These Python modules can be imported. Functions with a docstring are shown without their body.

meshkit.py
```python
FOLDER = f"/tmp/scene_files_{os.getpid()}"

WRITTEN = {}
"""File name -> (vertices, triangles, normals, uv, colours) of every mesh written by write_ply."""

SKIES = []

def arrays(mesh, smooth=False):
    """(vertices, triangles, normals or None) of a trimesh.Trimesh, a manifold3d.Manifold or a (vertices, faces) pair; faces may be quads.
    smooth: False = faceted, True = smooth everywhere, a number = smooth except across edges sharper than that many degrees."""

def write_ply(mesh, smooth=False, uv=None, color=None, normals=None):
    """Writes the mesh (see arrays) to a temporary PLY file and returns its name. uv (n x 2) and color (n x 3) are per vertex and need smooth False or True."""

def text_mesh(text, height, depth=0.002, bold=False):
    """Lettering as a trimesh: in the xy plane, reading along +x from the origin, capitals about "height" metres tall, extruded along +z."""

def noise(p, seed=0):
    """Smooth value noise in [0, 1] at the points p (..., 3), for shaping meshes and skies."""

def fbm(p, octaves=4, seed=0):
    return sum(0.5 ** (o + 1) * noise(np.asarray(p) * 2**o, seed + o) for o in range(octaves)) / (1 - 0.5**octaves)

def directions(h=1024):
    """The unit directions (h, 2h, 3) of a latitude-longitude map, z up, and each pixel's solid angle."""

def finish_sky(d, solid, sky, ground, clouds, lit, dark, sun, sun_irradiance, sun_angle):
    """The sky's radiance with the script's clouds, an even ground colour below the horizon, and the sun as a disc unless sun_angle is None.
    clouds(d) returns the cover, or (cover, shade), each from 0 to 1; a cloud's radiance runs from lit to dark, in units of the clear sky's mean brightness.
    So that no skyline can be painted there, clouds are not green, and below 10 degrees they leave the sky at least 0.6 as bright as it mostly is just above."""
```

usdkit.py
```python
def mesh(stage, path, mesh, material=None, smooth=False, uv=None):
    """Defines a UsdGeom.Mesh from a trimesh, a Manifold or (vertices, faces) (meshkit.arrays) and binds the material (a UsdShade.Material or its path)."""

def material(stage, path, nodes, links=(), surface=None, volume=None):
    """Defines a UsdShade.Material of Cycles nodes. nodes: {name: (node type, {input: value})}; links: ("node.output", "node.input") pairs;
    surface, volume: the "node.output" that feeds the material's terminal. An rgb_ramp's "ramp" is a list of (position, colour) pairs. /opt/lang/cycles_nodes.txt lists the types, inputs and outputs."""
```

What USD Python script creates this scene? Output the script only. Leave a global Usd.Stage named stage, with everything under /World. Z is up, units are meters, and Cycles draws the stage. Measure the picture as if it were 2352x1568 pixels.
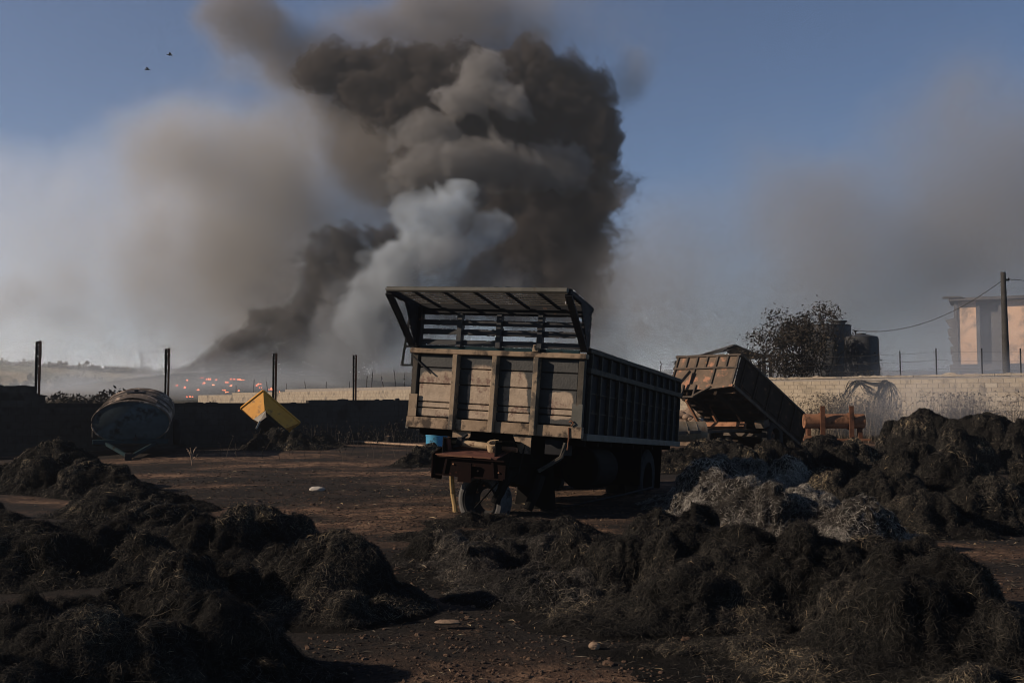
import math, random
import numpy as np, trimesh, usdkit, meshkit
from pxr import Usd, UsdGeom, UsdLux, UsdShade, Gf, Sdf, Vt

stage = Usd.Stage.CreateInMemory()
UsdGeom.SetStageUpAxis(stage, 'Z')
UsdGeom.SetStageMetersPerUnit(stage, 1.0)
UsdGeom.Xform.Define(stage, '/World')
UsdGeom.Scope.Define(stage, '/World/Looks')

# ------------------------------------------------------------------ camera, sky, sun
FPX = 35 / 36 * 2352                      # focal length in pixels of a 2352-wide picture
HORIZON = 918.8
EYE = np.array([0, 0, 1.5])
PITCH = math.atan((HORIZON - 784.15) / FPX)
cam = UsdGeom.Camera.Define(stage, '/World/camera')
cam.AddTranslateOp().Set(Gf.Vec3d(*map(float, EYE)))
cam.AddRotateXOp().Set(90 + math.degrees(PITCH))
cam.CreateFocalLengthAttr(35.0)
cam.CreateHorizontalApertureAttr(36.0)
cam.CreateClippingRangeAttr(Gf.Vec2f(0.1, 20000))
cam.CreateExposureAttr(0.6)

ELEV = math.radians(25)
SUN = np.array([-0.985, -0.17, 0.0]); SUN /= np.linalg.norm(SUN)
SUN = np.array([SUN[0] * math.cos(ELEV), SUN[1] * math.cos(ELEV), math.sin(ELEV)])
sky = UsdLux.DomeLight.Define(stage, '/World/sky')
sky.GetPrim().SetCustomDataByKey('kind', 'structure')
mt = usdkit.material(stage, '/World/Looks/sky', {
    's': ('sky_texture', dict(sky_type='single_scattering', sun_disc=False, sun_elevation=ELEV,
                              sun_rotation=math.atan2(SUN[0], SUN[1]), air_density=0.8, aerosol_density=0.1, ozone_density=4.4)),
    'b': ('background_shader', dict(strength=0.05))}, [('s.color', 'b.color')], surface='b.background')
UsdShade.MaterialBindingAPI.Apply(sky.GetPrim()).Bind(mt)
sun = UsdLux.DistantLight.Define(stage, '/World/sun')
sun.CreateIntensityAttr(1.25); sun.CreateAngleAttr(0.5); sun.CreateNormalizeAttr(True)
sun.CreateColorAttr(Gf.Vec3f(1.0, 0.83, 0.66))
_x = np.cross([0, 0, 1], SUN); _x /= np.linalg.norm(_x); _y = np.cross(SUN, _x)
sun.AddTransformOp().Set(Gf.Matrix4d(*map(float, (*_x, 0, *_y, 0, *SUN, 0, 0, 0, 0, 1))))

# ------------------------------------------------------------------ helpers
rng = np.random.default_rng(7)
def ray(u, v):
    dx, dz = (u - 1176) / FPX, (784.15 - v) / FPX
    return np.array([dx, math.cos(PITCH) - math.sin(PITCH) * dz, math.sin(PITCH) + math.cos(PITCH) * dz])
def at(u, v, Y):
    d = ray(u, v); return EYE + d * (Y / d[1])
def gr(u, v, z=0.0):
    d = ray(u, v); return EYE + d * ((z - EYE[2]) / d[2])
USED = {}
def fresh(parent, name):
    k = (parent, name); n = USED.get(k, -1) + 1; USED[k] = n
    return f'{parent}/{name}' + (f'_{n:03d}' if n else '')
def tag(prim, label=None, cat=None, group=None, kind=None):
    for k, v in (('label', label), ('category', cat), ('group', group), ('kind', kind)):
        if v: prim.SetCustomDataByKey(k, v)
    return prim
def M4(loc=(0, 0, 0), R=None):
    R = np.eye(3) if R is None else R; m = np.eye(4); m[:3, :3] = R.T; m[3, :3] = loc
    return Gf.Matrix4d(*map(float, m.ravel()))
def rotz(a): c, s = math.cos(a), math.sin(a); return np.array([[c, -s, 0], [s, c, 0], [0, 0, 1.]])
def rotx(a): c, s = math.cos(a), math.sin(a); return np.array([[1., 0, 0], [0, c, -s], [0, s, c]])
def roty(a): c, s = math.cos(a), math.sin(a); return np.array([[c, 0, s], [0, 1., 0], [-s, 0, c]])
def thing(name, label, cat, loc=(0, 0, 0), R=None, group=None):
    p = fresh('/World', name); x = UsdGeom.Xform.Define(stage, p)
    x.AddTransformOp().Set(M4(loc, R)); tag(x.GetPrim(), label, cat, group, 'thing')
    return p
def part(parent, name, mesh, m, smooth=False, label=None, kind=None):
    p = fresh(parent, name)
    usdkit.mesh(stage, p, mesh, MAT[m], smooth=smooth)
    if label or kind: tag(stage.GetPrimAtPath(p), label, None, None, kind)
    return p
def solo(name, mesh, m, label=None, cat=None, group=None, kind=None, smooth=False):
    p = fresh('/World', name); usdkit.mesh(stage, p, mesh, MAT[m], smooth=smooth)
    tag(stage.GetPrimAtPath(p), label, cat, group, kind or 'thing'); return p
def copy(src, loc, R=None, label=None, group=None):
    was = stage.GetPrimAtPath(src).GetCustomData()
    p = fresh('/World', src.split('/')[-1]); x = UsdGeom.Xform.Define(stage, p)
    x.GetPrim().GetReferences().AddInternalReference(src)
    x.GetPrim().GetAttribute('xformOp:transform').Set(M4(loc, R))
    tag(x.GetPrim(), label or was['label'], was['category'], group or was.get('group')); x.GetPrim().SetInstanceable(True)
    return p
def cat(*ms): return trimesh.util.concatenate([m for m in ms])
def box(x0, x1, y0, y1, z0, z1, ch=0.0):
    if ch <= 0: return trimesh.creation.box(bounds=[(x0, y0, z0), (x1, y1, z1)])
    c = min(ch, (x1 - x0) * .45, (y1 - y0) * .45, (z1 - z0) * .45)
    P = []
    for a, b in ((x0, x1),): pass
    for sx in (0, 1):
        for sy in (0, 1):
            for sz in (0, 1):
                X, Y, Z = (x1 if sx else x0), (y1 if sy else y0), (z1 if sz else z0)
                ix, iy, iz = (-c if sx else c), (-c if sy else c), (-c if sz else c)
                P += [(X, Y + iy, Z + iz), (X + ix, Y, Z + iz), (X + ix, Y + iy, Z)]
    return trimesh.convex.convex_hull(np.array(P))
def frame_of(d, up=(0, 0, 1)):
    d = np.asarray(d, float); d = d / np.linalg.norm(d)
    up = np.asarray(up, float)
    if abs(d @ up) > .98: up = np.array([1., 0, 0])
    a = np.cross(up, d); a /= np.linalg.norm(a); b = np.cross(d, a)
    return a, b, d
def bar(p, q, w, h, up=(0, 0, 1), ch=0.0):
    p, q = np.asarray(p, float), np.asarray(q, float); a, b, d = frame_of(q - p, up); L = np.linalg.norm(q - p)
    m = box(-w / 2, w / 2, -h / 2, h / 2, 0, L, ch); T = np.eye(4); T[:3, 0], T[:3, 1], T[:3, 2], T[:3, 3] = a, b, d, p
    m.apply_transform(T); return m
def tube(pts, r, n=8, cap=True):
    p = np.asarray(pts, float); r = np.broadcast_to(np.asarray(r, float), (len(p),))
    t = np.gradient(p, axis=0); t /= np.linalg.norm(t, axis=1, keepdims=True) + 1e-12
    ref = np.array([0, 0, 1.]) if abs(t[:, 2]).mean() < .8 else np.array([1., 0, 0])
    a = np.cross(t, ref); a /= np.linalg.norm(a, axis=1, keepdims=True) + 1e-12; b = np.cross(t, a)
    ang = np.arange(n) * 2 * np.pi / n
    v = (p[:, None] + r[:, None, None] * (np.cos(ang)[None, :, None] * a[:, None] + np.sin(ang)[None, :, None] * b[:, None])).reshape(-1, 3)
    i, j = np.meshgrid(np.arange(len(p) - 1), np.arange(n), indexing='ij')
    q = np.stack([i * n + j, i * n + (j + 1) % n, (i + 1) * n + (j + 1) % n, (i + 1) * n + j], -1).reshape(-1, 4)
    f = np.vstack([q[:, [0, 2, 1]], q[:, [0, 3, 2]]])
    if cap:
        k = len(v); v = np.vstack([v, p[0], p[-1]]); e = (len(p) - 1) * n
        J = np.arange(n); f = np.vstack([f, np.stack([np.full(n, k), J, (J + 1) % n], 1), np.stack([np.full(n, k + 1), e + (J + 1) % n, e + J], 1)])
    return trimesh.Trimesh(v, f, process=False)
def lathe(prof, n=32, axis='z'):
    m = trimesh.creation.revolve(np.array(prof, float), sections=n)
    if axis == 'x': m.apply_transform(trimesh.transformations.rotation_matrix(math.pi / 2, [0, 1, 0]))
    if axis == 'y': m.apply_transform(trimesh.transformations.rotation_matrix(-math.pi / 2, [1, 0, 0]))
    return m
def xf(m, loc=(0, 0, 0), R=None):
    m = m.copy(); T = np.eye(4); T[:3, 3] = loc
    if R is not None: T[:3, :3] = R
    m.apply_transform(T); return m
def hull(P): return trimesh.convex.convex_hull(np.array(P, float))
def prism(poly, axis, a, b):
    """polygon (2-D points) extruded from a to b along axis; the other two axes follow in order x, y, z."""
    poly = np.array(poly, float); o = [k for k in range(3) if k != axis]; n = len(poly)
    v = np.zeros((2 * n, 3)); v[:n, o] = poly; v[n:, o] = poly; v[:n, axis] = a; v[n:, axis] = b
    import shapely.geometry as sg
    tv, tf = trimesh.creation.triangulate_polygon(sg.Polygon(poly), engine='earcut')
    idx = [int(np.argmin(((poly - p) ** 2).sum(1))) for p in tv]; tf = np.array(idx)[tf]
    side = [(i, (i + 1) % n) for i in range(n)]
    f = [list(t) for t in tf] + [[t[0] + n, t[2] + n, t[1] + n] for t in tf]
    for i, j in side: f += [[i, j + n, j], [i, i + n, j + n]]
    m = trimesh.Trimesh(v, np.array(f), process=False); m.fix_normals(); return m

MAT = {}
ALBEDO_SCALE = .58        # scales every base colour darker, to balance the raised exposure
def dull(c): return tuple(ALBEDO_SCALE * x for x in c)
def mat(name, c1, c2=None, scale=3.0, ramp=(.35, .65), rough=.85, bump=0.0, bscale=30.0, c3=None, s3=6.0, r3=(.58, .66), metal=0.0, coord='object', stretch=(1, 1, 1), spec=.12, trans=0.0):
    """two tones mixed by noise, a third one in patches (rust, soot), fine relief; the coordinates are the thing's own"""
    c1, c2, c3 = dull(c1), dull(c2 or c1), (dull(c3) if c3 else None)
    n = {'tc': ('texture_coordinate', {}), 'mp': ('mapping', dict(scale=stretch)), 'p': ('principled_bsdf', dict(roughness=rough, metallic=metal, specular_ior_level=spec))}
    l = [(f'tc.{coord}' if coord == 'object' else 'g.position', 'mp.vector')]
    if coord != 'object': n['g'] = ('geometry', {})
    n['n1'] = ('noise_texture', dict(scale=scale, detail=6, roughness=.62)); l.append(('mp.vector', 'n1.vector'))
    n['r1'] = ('rgb_ramp', dict(ramp=[(ramp[0], c1), (ramp[1], c2 or c1)])); l.append(('n1.fac', 'r1.fac'))
    out = 'r1.color'
    if c3:
        n['n3'] = ('noise_texture', dict(scale=s3, detail=5, roughness=.65)); l.append(('mp.vector', 'n3.vector'))
        n['r3'] = ('map_range', dict(range_type='smoothstep', from_min=r3[0], from_max=r3[1], clamp=True)); l.append(('n3.fac', 'r3.value'))
        n['mx'] = ('mix_color', dict(b=c3)); l += [('r3.result', 'mx.fac'), (out, 'mx.a')]; out = 'mx.result'
    l.append((out, 'p.base_color'))
    if bump:
        n['nb'] = ('noise_texture', dict(scale=bscale, detail=4, roughness=.6)); l.append(('mp.vector', 'nb.vector'))
        n['b'] = ('bump', dict(strength=1.0, distance=bump)); l += [('nb.fac', 'b.height'), ('b.normal', 'p.normal')]
    surf = 'p.BSDF'
    if trans:
        n['t'] = ('translucent_bsdf', {}); n['mc'] = ('mix_closure', dict(fac=trans)); l += [(out, 't.color'), ('p.BSDF', 'mc.closure1'), ('t.BSDF', 'mc.closure2')]; surf = 'mc.closure'
    MAT[name] = usdkit.material(stage, f'/World/Looks/{name}', n, l, surface=surf)
def tone_mat(name, stops, rough=.9, spec=.06):
    """colour picked along a ramp by the mesh's own per-strand tone"""
    stops = [(a, dull(c)) for a, c in stops]
    MAT[name] = usdkit.material(stage, f'/World/Looks/{name}', {
        'a': ('attribute', dict(attribute='tone')), 'r': ('rgb_ramp', dict(ramp=stops)), 'p': ('principled_bsdf', dict(roughness=rough, specular_ior_level=spec))},
        [('a.fac', 'r.fac'), ('r.color', 'p.base_color')], surface='p.BSDF')
def set_tone(path, tone):
    UsdGeom.PrimvarsAPI(stage.GetPrimAtPath(path)).CreatePrimvar('tone', Sdf.ValueTypeNames.FloatArray, 'vertex').Set(Vt.FloatArray.FromNumpy(np.asarray(tone, np.float32)))

mat('block_tan', (.33, .27, .195), (.41, .34, .255), 2.5, bump=.006, bscale=40, c3=(.13, .11, .09), s3=1.1, r3=(.52, .66), coord='w')
mat('block_tan_worn', (.29, .235, .175), (.37, .31, .235), 3.5, bump=.008, bscale=40, c3=(.15, .13, .11), s3=1.7, r3=(.52, .66), coord='w')
mat('block_tan_pale', (.38, .32, .245), (.45, .385, .30), 3.0, bump=.006, bscale=40, c3=(.26, .22, .17), s3=1.5, r3=(.58, .72), coord='w')
mat('mortar', (.24, .21, .18), (.30, .26, .22), 6, coord='w')
mat('block_grey', (.040, .037, .034), (.060, .055, .05), 2.2, bump=.006, bscale=40, c3=(.022, .02, .019), s3=1.1, r3=(.5, .66), coord='w', spec=.04)  # wall blocks and mortar: deep shade is put into these dark base colours
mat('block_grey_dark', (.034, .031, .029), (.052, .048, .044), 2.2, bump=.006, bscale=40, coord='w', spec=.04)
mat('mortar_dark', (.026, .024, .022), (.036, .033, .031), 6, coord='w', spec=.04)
mat('rust_steel', (.10, .045, .025), (.19, .085, .05), 5, bump=.003, bscale=60, c3=(.05, .03, .022), s3=3)
mat('rust_orange', (.24, .11, .06), (.34, .17, .095), 5, bump=.003, bscale=60, c3=(.10, .05, .03), s3=3, r3=(.5, .66))
mat('dark_steel', (.012, .013, .015), (.026, .026, .028), 4, bump=.002, bscale=60, rough=.6, c3=(.12, .065, .04), s3=6, r3=(.62, .72), spec=.04)
mat('slat_paint', (.028, .030, .034), (.05, .05, .05), 5, rough=.55, bump=.002, c3=(.02, .02, .022), s3=4)
mat('lip_paint', (.085, .083, .072), (.125, .12, .105), 4, rough=.6, bump=.002, c3=(.08, .06, .045), s3=6)
mat('side_panel', (.010, .012, .017), (.020, .020, .022), 3, rough=.65, bump=.003, c3=(.07, .045, .03), s3=5, spec=.04)  # very dark base colour carries the shade of the truck flanks
mat('side_rib', (.045, .041, .035), (.085, .074, .061), 6, rough=.7, bump=.003, c3=(.03, .025, .02), s3=4, spec=.04)
mat('post_paint', (.21, .155, .105), (.32, .24, .165), 5, rough=.75, bump=.003, c3=(.09, .075, .06), s3=4.5, r3=(.50, .62))
mat('rail_tan', (.21, .15, .10), (.33, .24, .165), 4, rough=.8, bump=.004, c3=(.06, .045, .034), s3=5, r3=(.48, .62))
mat('red_oxide', (.085, .034, .025), (.135, .055, .04), 4, bump=.004, c3=(.05, .02, .016), s3=5, r3=(.5, .65))
mat('shade_dark_metal', (.005, .0048, .0046), (.011, .010, .009), 4, bump=.004, c3=(.025, .014, .010), s3=5, r3=(.62, .72), spec=.04)  # near-black base colour stands in for deep shade under truck and hopper
mat('tyre_ash', (.075, .072, .07), (.13, .125, .12), 6, bump=.004, c3=(.03, .028, .027), s3=5)
mat('rubber_burnt', (.02, .0195, .0195), (.042, .04, .039), 5, bump=.004, bscale=30, rough=.9, spec=.04)
mat('wood_yellow', (.34, .23, .10), (.48, .33, .16), 6, bump=.003, stretch=(1, 1, .1), c3=(.14, .09, .05), s3=4, r3=(.58, .68))
mat('wood_board', (.30, .20, .13), (.42, .29, .2), 6, bump=.003, coord='w')
mat('shaft_tan', (.32, .22, .13), (.48, .36, .23), 9, bump=.004, rough=.6, c3=(.14, .07, .04), s3=9)
mat('blue_drum', (.05, .22, .38), (.07, .30, .48), 4, rough=.5, c3=(.03, .08, .12), s3=4)
mat('steel_drum', (.16, .125, .085), (.26, .22, .17), 3, rough=.5, metal=.15, c3=(.16, .09, .05), s3=4)
mat('hopper_yellow', (.60, .265, .03), (.70, .34, .05), 3, rough=.6, c3=(.16, .09, .04), s3=3.2, r3=(.52, .68))
mat('hopper_grey', (.30, .27, .23), (.42, .38, .33), 4, c3=(.14, .12, .1), s3=5)
mat('tank_shell', (.07, .055, .042), (.13, .10, .078), 3, bump=.012, bscale=9, rough=.8, c3=(.38, .29, .22), s3=4, r3=(.52, .62), stretch=(1, .35, 1))  # the pale patches paint in sunlit streaks along the tank top
mat('tank_end', (.035, .050, .056), (.06, .08, .086), 2, rough=.7, c3=(.012, .012, .012), s3=2.2, r3=(.5, .66), spec=.04)  # base colour darkened to hold the shade on the tank end
mat('tank_frame', (.012, .028, .033), (.02, .038, .044), 4, c3=(.012, .011, .010), s3=4, spec=.04)
mat('trailer_paint', (.10, .072, .05), (.165, .115, .08), 3, bump=.004, rough=.75, c3=(.36, .18, .11), s3=2.6, r3=(.53, .62))
mat('trailer_frame', (.055, .045, .038), (.11, .085, .065), 4, bump=.003, c3=(.20, .11, .06), s3=5, r3=(.58, .7))
mat('trailer_dark', (.020, .015, .012), (.042, .029, .021), 4, bump=.003, c3=(.13, .07, .04), s3=4, r3=(.58, .7), spec=.04)
mat('silo_grey', (.06, .062, .066), (.10, .10, .105), 1.5, rough=.6, coord='w', spec=.04)
mat('poly_tank', (.045, .048, .052), (.075, .075, .08), 1.5, rough=.5, c3=(.25, .17, .1), s3=.8, r3=(.66, .74), coord='w', spec=.04)
mat('roof_sheet', (.13, .135, .14), (.20, .20, .205), 1.5, rough=.6, coord='w')
mat('ruin_wall', (.78, .50, .32), (.90, .60, .40), .8, bump=.01, bscale=6, c3=(.34, .25, .19), s3=1.3, r3=(.42, .66), coord='w')
mat('ruin_soot_shade', (.09, .085, .085), (.14, .13, .125), .9, coord='w', spec=.04)
mat('concrete_pole', (.035, .034, .034), (.06, .056, .053), 4, coord='w')
mat('black_cable', (.012, .012, .013), (.03, .03, .03), 5, rough=.6, spec=.04)
mat('wire', (.05, .045, .04), (.08, .07, .06), 5)
mat('bark_burnt', (.035, .028, .022), (.07, .055, .042), 8, bump=.01, bscale=30, coord='w')
mat('stone_pale', (.38, .34, .29), (.52, .48, .42), 6, bump=.006, coord='w')
mat('stone_brown', (.18, .125, .085), (.30, .21, .15), 9, bump=.006, coord='w')
mat('clod_dark', (.035, .024, .018), (.14, .085, .055), 3, coord='w')
mat('bird_black', (.012, .012, .013), (.02, .02, .02), 5, spec=.04)
mat('scrub', (.05, .058, .035), (.075, .08, .05), .2, coord='w')
tone_mat('char_straw', [(0, (.010, .0098, .0095)), (.5, (.032, .030, .027)), (.80, (.075, .066, .054)), (.93, (.19, .16, .12)), (1, (.40, .31, .19))])
tone_mat('ash_straw', [(0, (.035, .032, .029)), (.35, (.12, .108, .094)), (.7, (.32, .295, .26)), (1, (.62, .57, .50))])
tone_mat('grey_straw', [(0, (.02, .019, .018)), (.5, (.05, .046, .042)), (.82, (.12, .108, .095)), (1, (.42, .35, .25))])
tone_mat('dry_weed', [(0, (.03, .026, .022)), (.5, (.09, .075, .06)), (1, (.30, .24, .17))])
tone_mat('burnt_leaf', [(0, (.022, .02, .018)), (.5, (.042, .037, .032)), (.85, (.075, .062, .048)), (1, (.11, .085, .06))])
tone_mat('scrub_leaf', [(0, (.022, .028, .018)), (1, (.06, .065, .04))])

# ------------------------------------------------------------------ ground, one sheet to the horizon
def sstep(a, b, x):
    t = np.clip((x - a) / (b - a), 0, 1); return t * t * (3 - 2 * t)
def terrain(x, y):
    p = np.stack([x, y, 0 * x], -1)
    z = (meshkit.fbm(p * .35, 4, 3) - .5) * .16 + (meshkit.fbm(p * 2.2, 3, 5) - .5) * .035
    z = z * (1 - sstep(26, 45, y))
    far = sstep(60, 110, y)
    bank = 6.0 * np.exp(-(((x + 42) / 38) ** 2)) * sstep(95, 165, y) * (1 - .75 * sstep(185, 260, y))      # the burning bank
    field = 5.0 * sstep(200, 420, y) * (1 - .5 * sstep(-40, 120, x))
    ridge = (15 + 7 * (meshkit.fbm(p * .004, 3, 9) - .5)) * sstep(430, 720, y) * (1 - .6 * sstep(800, 1200, y))
    knoll = 11 * np.exp(-(((x + 330) / 75) ** 2 + ((y - 560) / 120) ** 2))
    hill = (60 + 50 * (meshkit.fbm(p * .0011, 3, 11) - .5)) * sstep(1300, 2400, y)
    rough = (meshkit.fbm(p * .05, 4, 13) - .5) * 1.6 * far
    return z + far * 0 + bank + field + ridge + knoll + hill + rough
gx = np.unique(np.concatenate([np.arange(-16, 16.01, .10), np.geomspace(16, 60, 60), -np.geomspace(16, 60, 60), np.geomspace(60, 4500, 70), -np.geomspace(60, 4500, 70)]))
gy = np.unique(np.concatenate([np.arange(-12, 3, .6), np.arange(3, 16, .075), np.geomspace(16, 60, 110), np.geomspace(60, 5200, 150)]))
X, Y = np.meshgrid(gx, gy); Z = terrain(X, Y)
nx = len(gx); i, j = np.meshgrid(np.arange(len(gy) - 1), np.arange(nx - 1), indexing='ij')
q = np.stack([i * nx + j, i * nx + j + 1, (i + 1) * nx + j + 1, (i + 1) * nx + j], -1).reshape(-1, 4)
GV = np.stack([X, Y, Z], -1).reshape(-1, 3)
gn = {'g': ('geometry', {}), 's': ('separate_xyz', {}), 'p': ('principled_bsdf', dict(roughness=1.0, specular_ior_level=.1)),
      'st': ('mapping', dict(scale=(.55, 1.0, 1.0), rotation=(0, 0, .25))),
      'a': ('noise_texture', dict(scale=.42, detail=5, roughness=.62)), 'ar': ('map_range', dict(range_type='smoothstep', from_min=.36, from_max=.56, to_max=.94, clamp=True)),
      'f': ('noise_texture', dict(scale=14, detail=6, roughness=.75)), 'fr': ('map_range', dict(from_min=.25, from_max=.75, to_min=.55, to_max=1.5, clamp=True)),
      'fg': ('noise_texture', dict(scale=3.1, detail=6, roughness=.7)), 'fgr': ('map_range', dict(range_type='smoothstep', from_min=.47, from_max=.60, clamp=True)),
      'ct': ('attribute', dict(attribute='tone')), 'cn': ('math', dict(math_type='multiply_add', value2=1.0, use_clamp=True)), 'cf': ('map_range', dict(range_type='smoothstep', from_min=.30, from_max=.75, to_min=-.6, to_max=.6)), 'cx': ('math', dict(math_type='add', use_clamp=True)), 'dirt': ('mix_color', dict(a=(.055, .033, .022), b=(.19, .115, .072))), 'char': ('mix_color', dict(b=(.012, .010, .0088))), 'ff': ('mix_color', dict(blend_type='multiply', fac=1.0)),
      'fc': ('combine_color', dict(color_type='rgb')),
      'w': ('noise_texture', dict(scale=.028, detail=5, roughness=.6)), 'wr': ('rgb_ramp', dict(ramp=[(.36, (.032, .040, .019)), (.46, (.048, .054, .028)), (.53, (.13, .10, .053)), (.64, (.21, .155, .083))])),
      'fy': ('map_range', dict(range_type='smoothstep', from_min=70, from_max=190, clamp=True)), 'lm': ('mix_color', {}),
      'hy': ('map_range', dict(range_type='smoothstep', from_min=215, from_max=250, clamp=True)), 'hy2': ('map_range', dict(range_type='smoothstep', from_min=400, from_max=470, to_min=1, to_max=0, clamp=True)),
      'bk': ('math', dict(math_type='multiply', use_clamp=True)), 'bm': ('mix_color', dict(b=(.012, .0105, .0095))), 'hm': ('math', dict(math_type='multiply')), 'gm': ('mix_color', dict(b=(.034, .052, .025))),
      'nb': ('noise_texture', dict(scale=26, detail=5, roughness=.7)), 'b': ('bump', dict(strength=1.0, distance=.03))}
gl = [('g.position', 's.vector'), ('g.position', 'st.vector'), ('st.vector', 'a.vector'), ('a.fac', 'ar.value'), ('g.position', 'f.vector'), ('f.fac', 'fr.value'), ('g.position', 'fg.vector'), ('fg.fac', 'fgr.value'),
      ('fgr.result', 'dirt.fac'), ('fg.fac', 'cf.value'), ('ct.fac', 'cn.value1'), ('cf.result', 'cn.value3'), ('ar.result', 'cx.value1'), ('cn.value', 'cx.value2'), ('cx.value', 'char.fac'), ('dirt.result', 'char.a'), ('fr.result', 'fc.r'), ('fr.result', 'fc.g'), ('fr.result', 'fc.b'), ('char.result', 'ff.a'), ('fc.color', 'ff.b'),
      ('g.position', 'w.vector'), ('w.fac', 'wr.fac'), ('s.y', 'fy.value'), ('s.y', 'hy.value'), ('s.y', 'hy2.value'), ('hy.result', 'hm.value1'), ('hy2.result', 'hm.value2'), ('hm.value', 'gm.fac'), ('wr.color', 'gm.a'),
      ('fy.result', 'lm.fac'), ('ff.result', 'lm.a'), ('gm.result', 'lm.b'), ('ct.fac', 'bk.value1'), ('fy.result', 'bk.value2'), ('lm.result', 'bm.a'), ('bk.value', 'bm.fac'), ('bm.result', 'p.base_color'), ('g.position', 'nb.vector'), ('nb.fac', 'b.height'), ('b.normal', 'p.normal')]
MAT['ground'] = usdkit.material(stage, '/World/Looks/ground', gn, gl, surface='p.BSDF')
GROUND = solo('ground', (GV, q), 'ground', kind='structure', smooth=True)
def tz(x, y): return float(terrain(np.array([x], float), np.array([y], float))[0])

# ------------------------------------------------------------------ block walls
def block_wall(name, label, p0, p1, z0, tops, bl, bh, th, mats, mortar, limit, zmin, rnd):
    """p0..p1 runs left to right along the face; tops: (distance, top) steps; blocks stand 8 mm proud of the mortar core"""
    p0, p1 = np.array(p0, float), np.array(p1, float); L = np.linalg.norm(p1 - p0); d = (p1 - p0) / L; nrm = np.array([d[1], -d[0]])
    root = thing(name, label, 'wall', (*p0, 0), rotz(math.atan2(d[1], d[0])))
    def top_at(s):
        t = tops[0][1]
        for a, b in tops:
            if s >= a: t = b
        return t
    core = []
    for k, (a, t) in enumerate(tops):
        b = tops[k + 1][0] if k + 1 < len(tops) else L
        core.append(box(a, b, .012, th - .012, z0, t - .012))
    part(root, 'mortar', cat(*core), mortar)
    todo = []
    rows = int((max(t for _, t in tops) - z0) / bh) + 1
    for r in range(rows):
        z = z0 + r * bh; s = -bl * (.5 if r % 2 else 0)
        while s < L:
            a, b = max(s, 0) + .006, min(s + bl, L) - .006; s += bl
            if b - a < .06: continue
            t = top_at((a + b) / 2)
            if z + bh > t + .02: continue
            j = rnd.uniform(-.004, .004)
            mid = p0 + d * (a + b) / 2
            m = box(a, b, j, th - j * 0, z + .006, z + bh - .006, .008 if 0 else 0)
            todo.append((np.hypot(*mid) if z > zmin else 1e3 + np.hypot(*mid), m, rnd.integers(len(mats))))
    todo.sort(key=lambda e: e[0])
    for _, m, k in todo[:limit]: part(root, 'block', m, mats[k])
    if todo[limit:]: part(root, 'block_courses', cat(*[m for _, m, k in todo[limit:]]), mats[0], kind='stuff')
    return root, p0, d, nrm, L
wr = np.random.default_rng(3)
A0, A1 = np.array([-19.0, 22.5]), np.array([-5.0, 36.7])
dl = (A1 - A0) / np.linalg.norm(A1 - A0)
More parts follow.
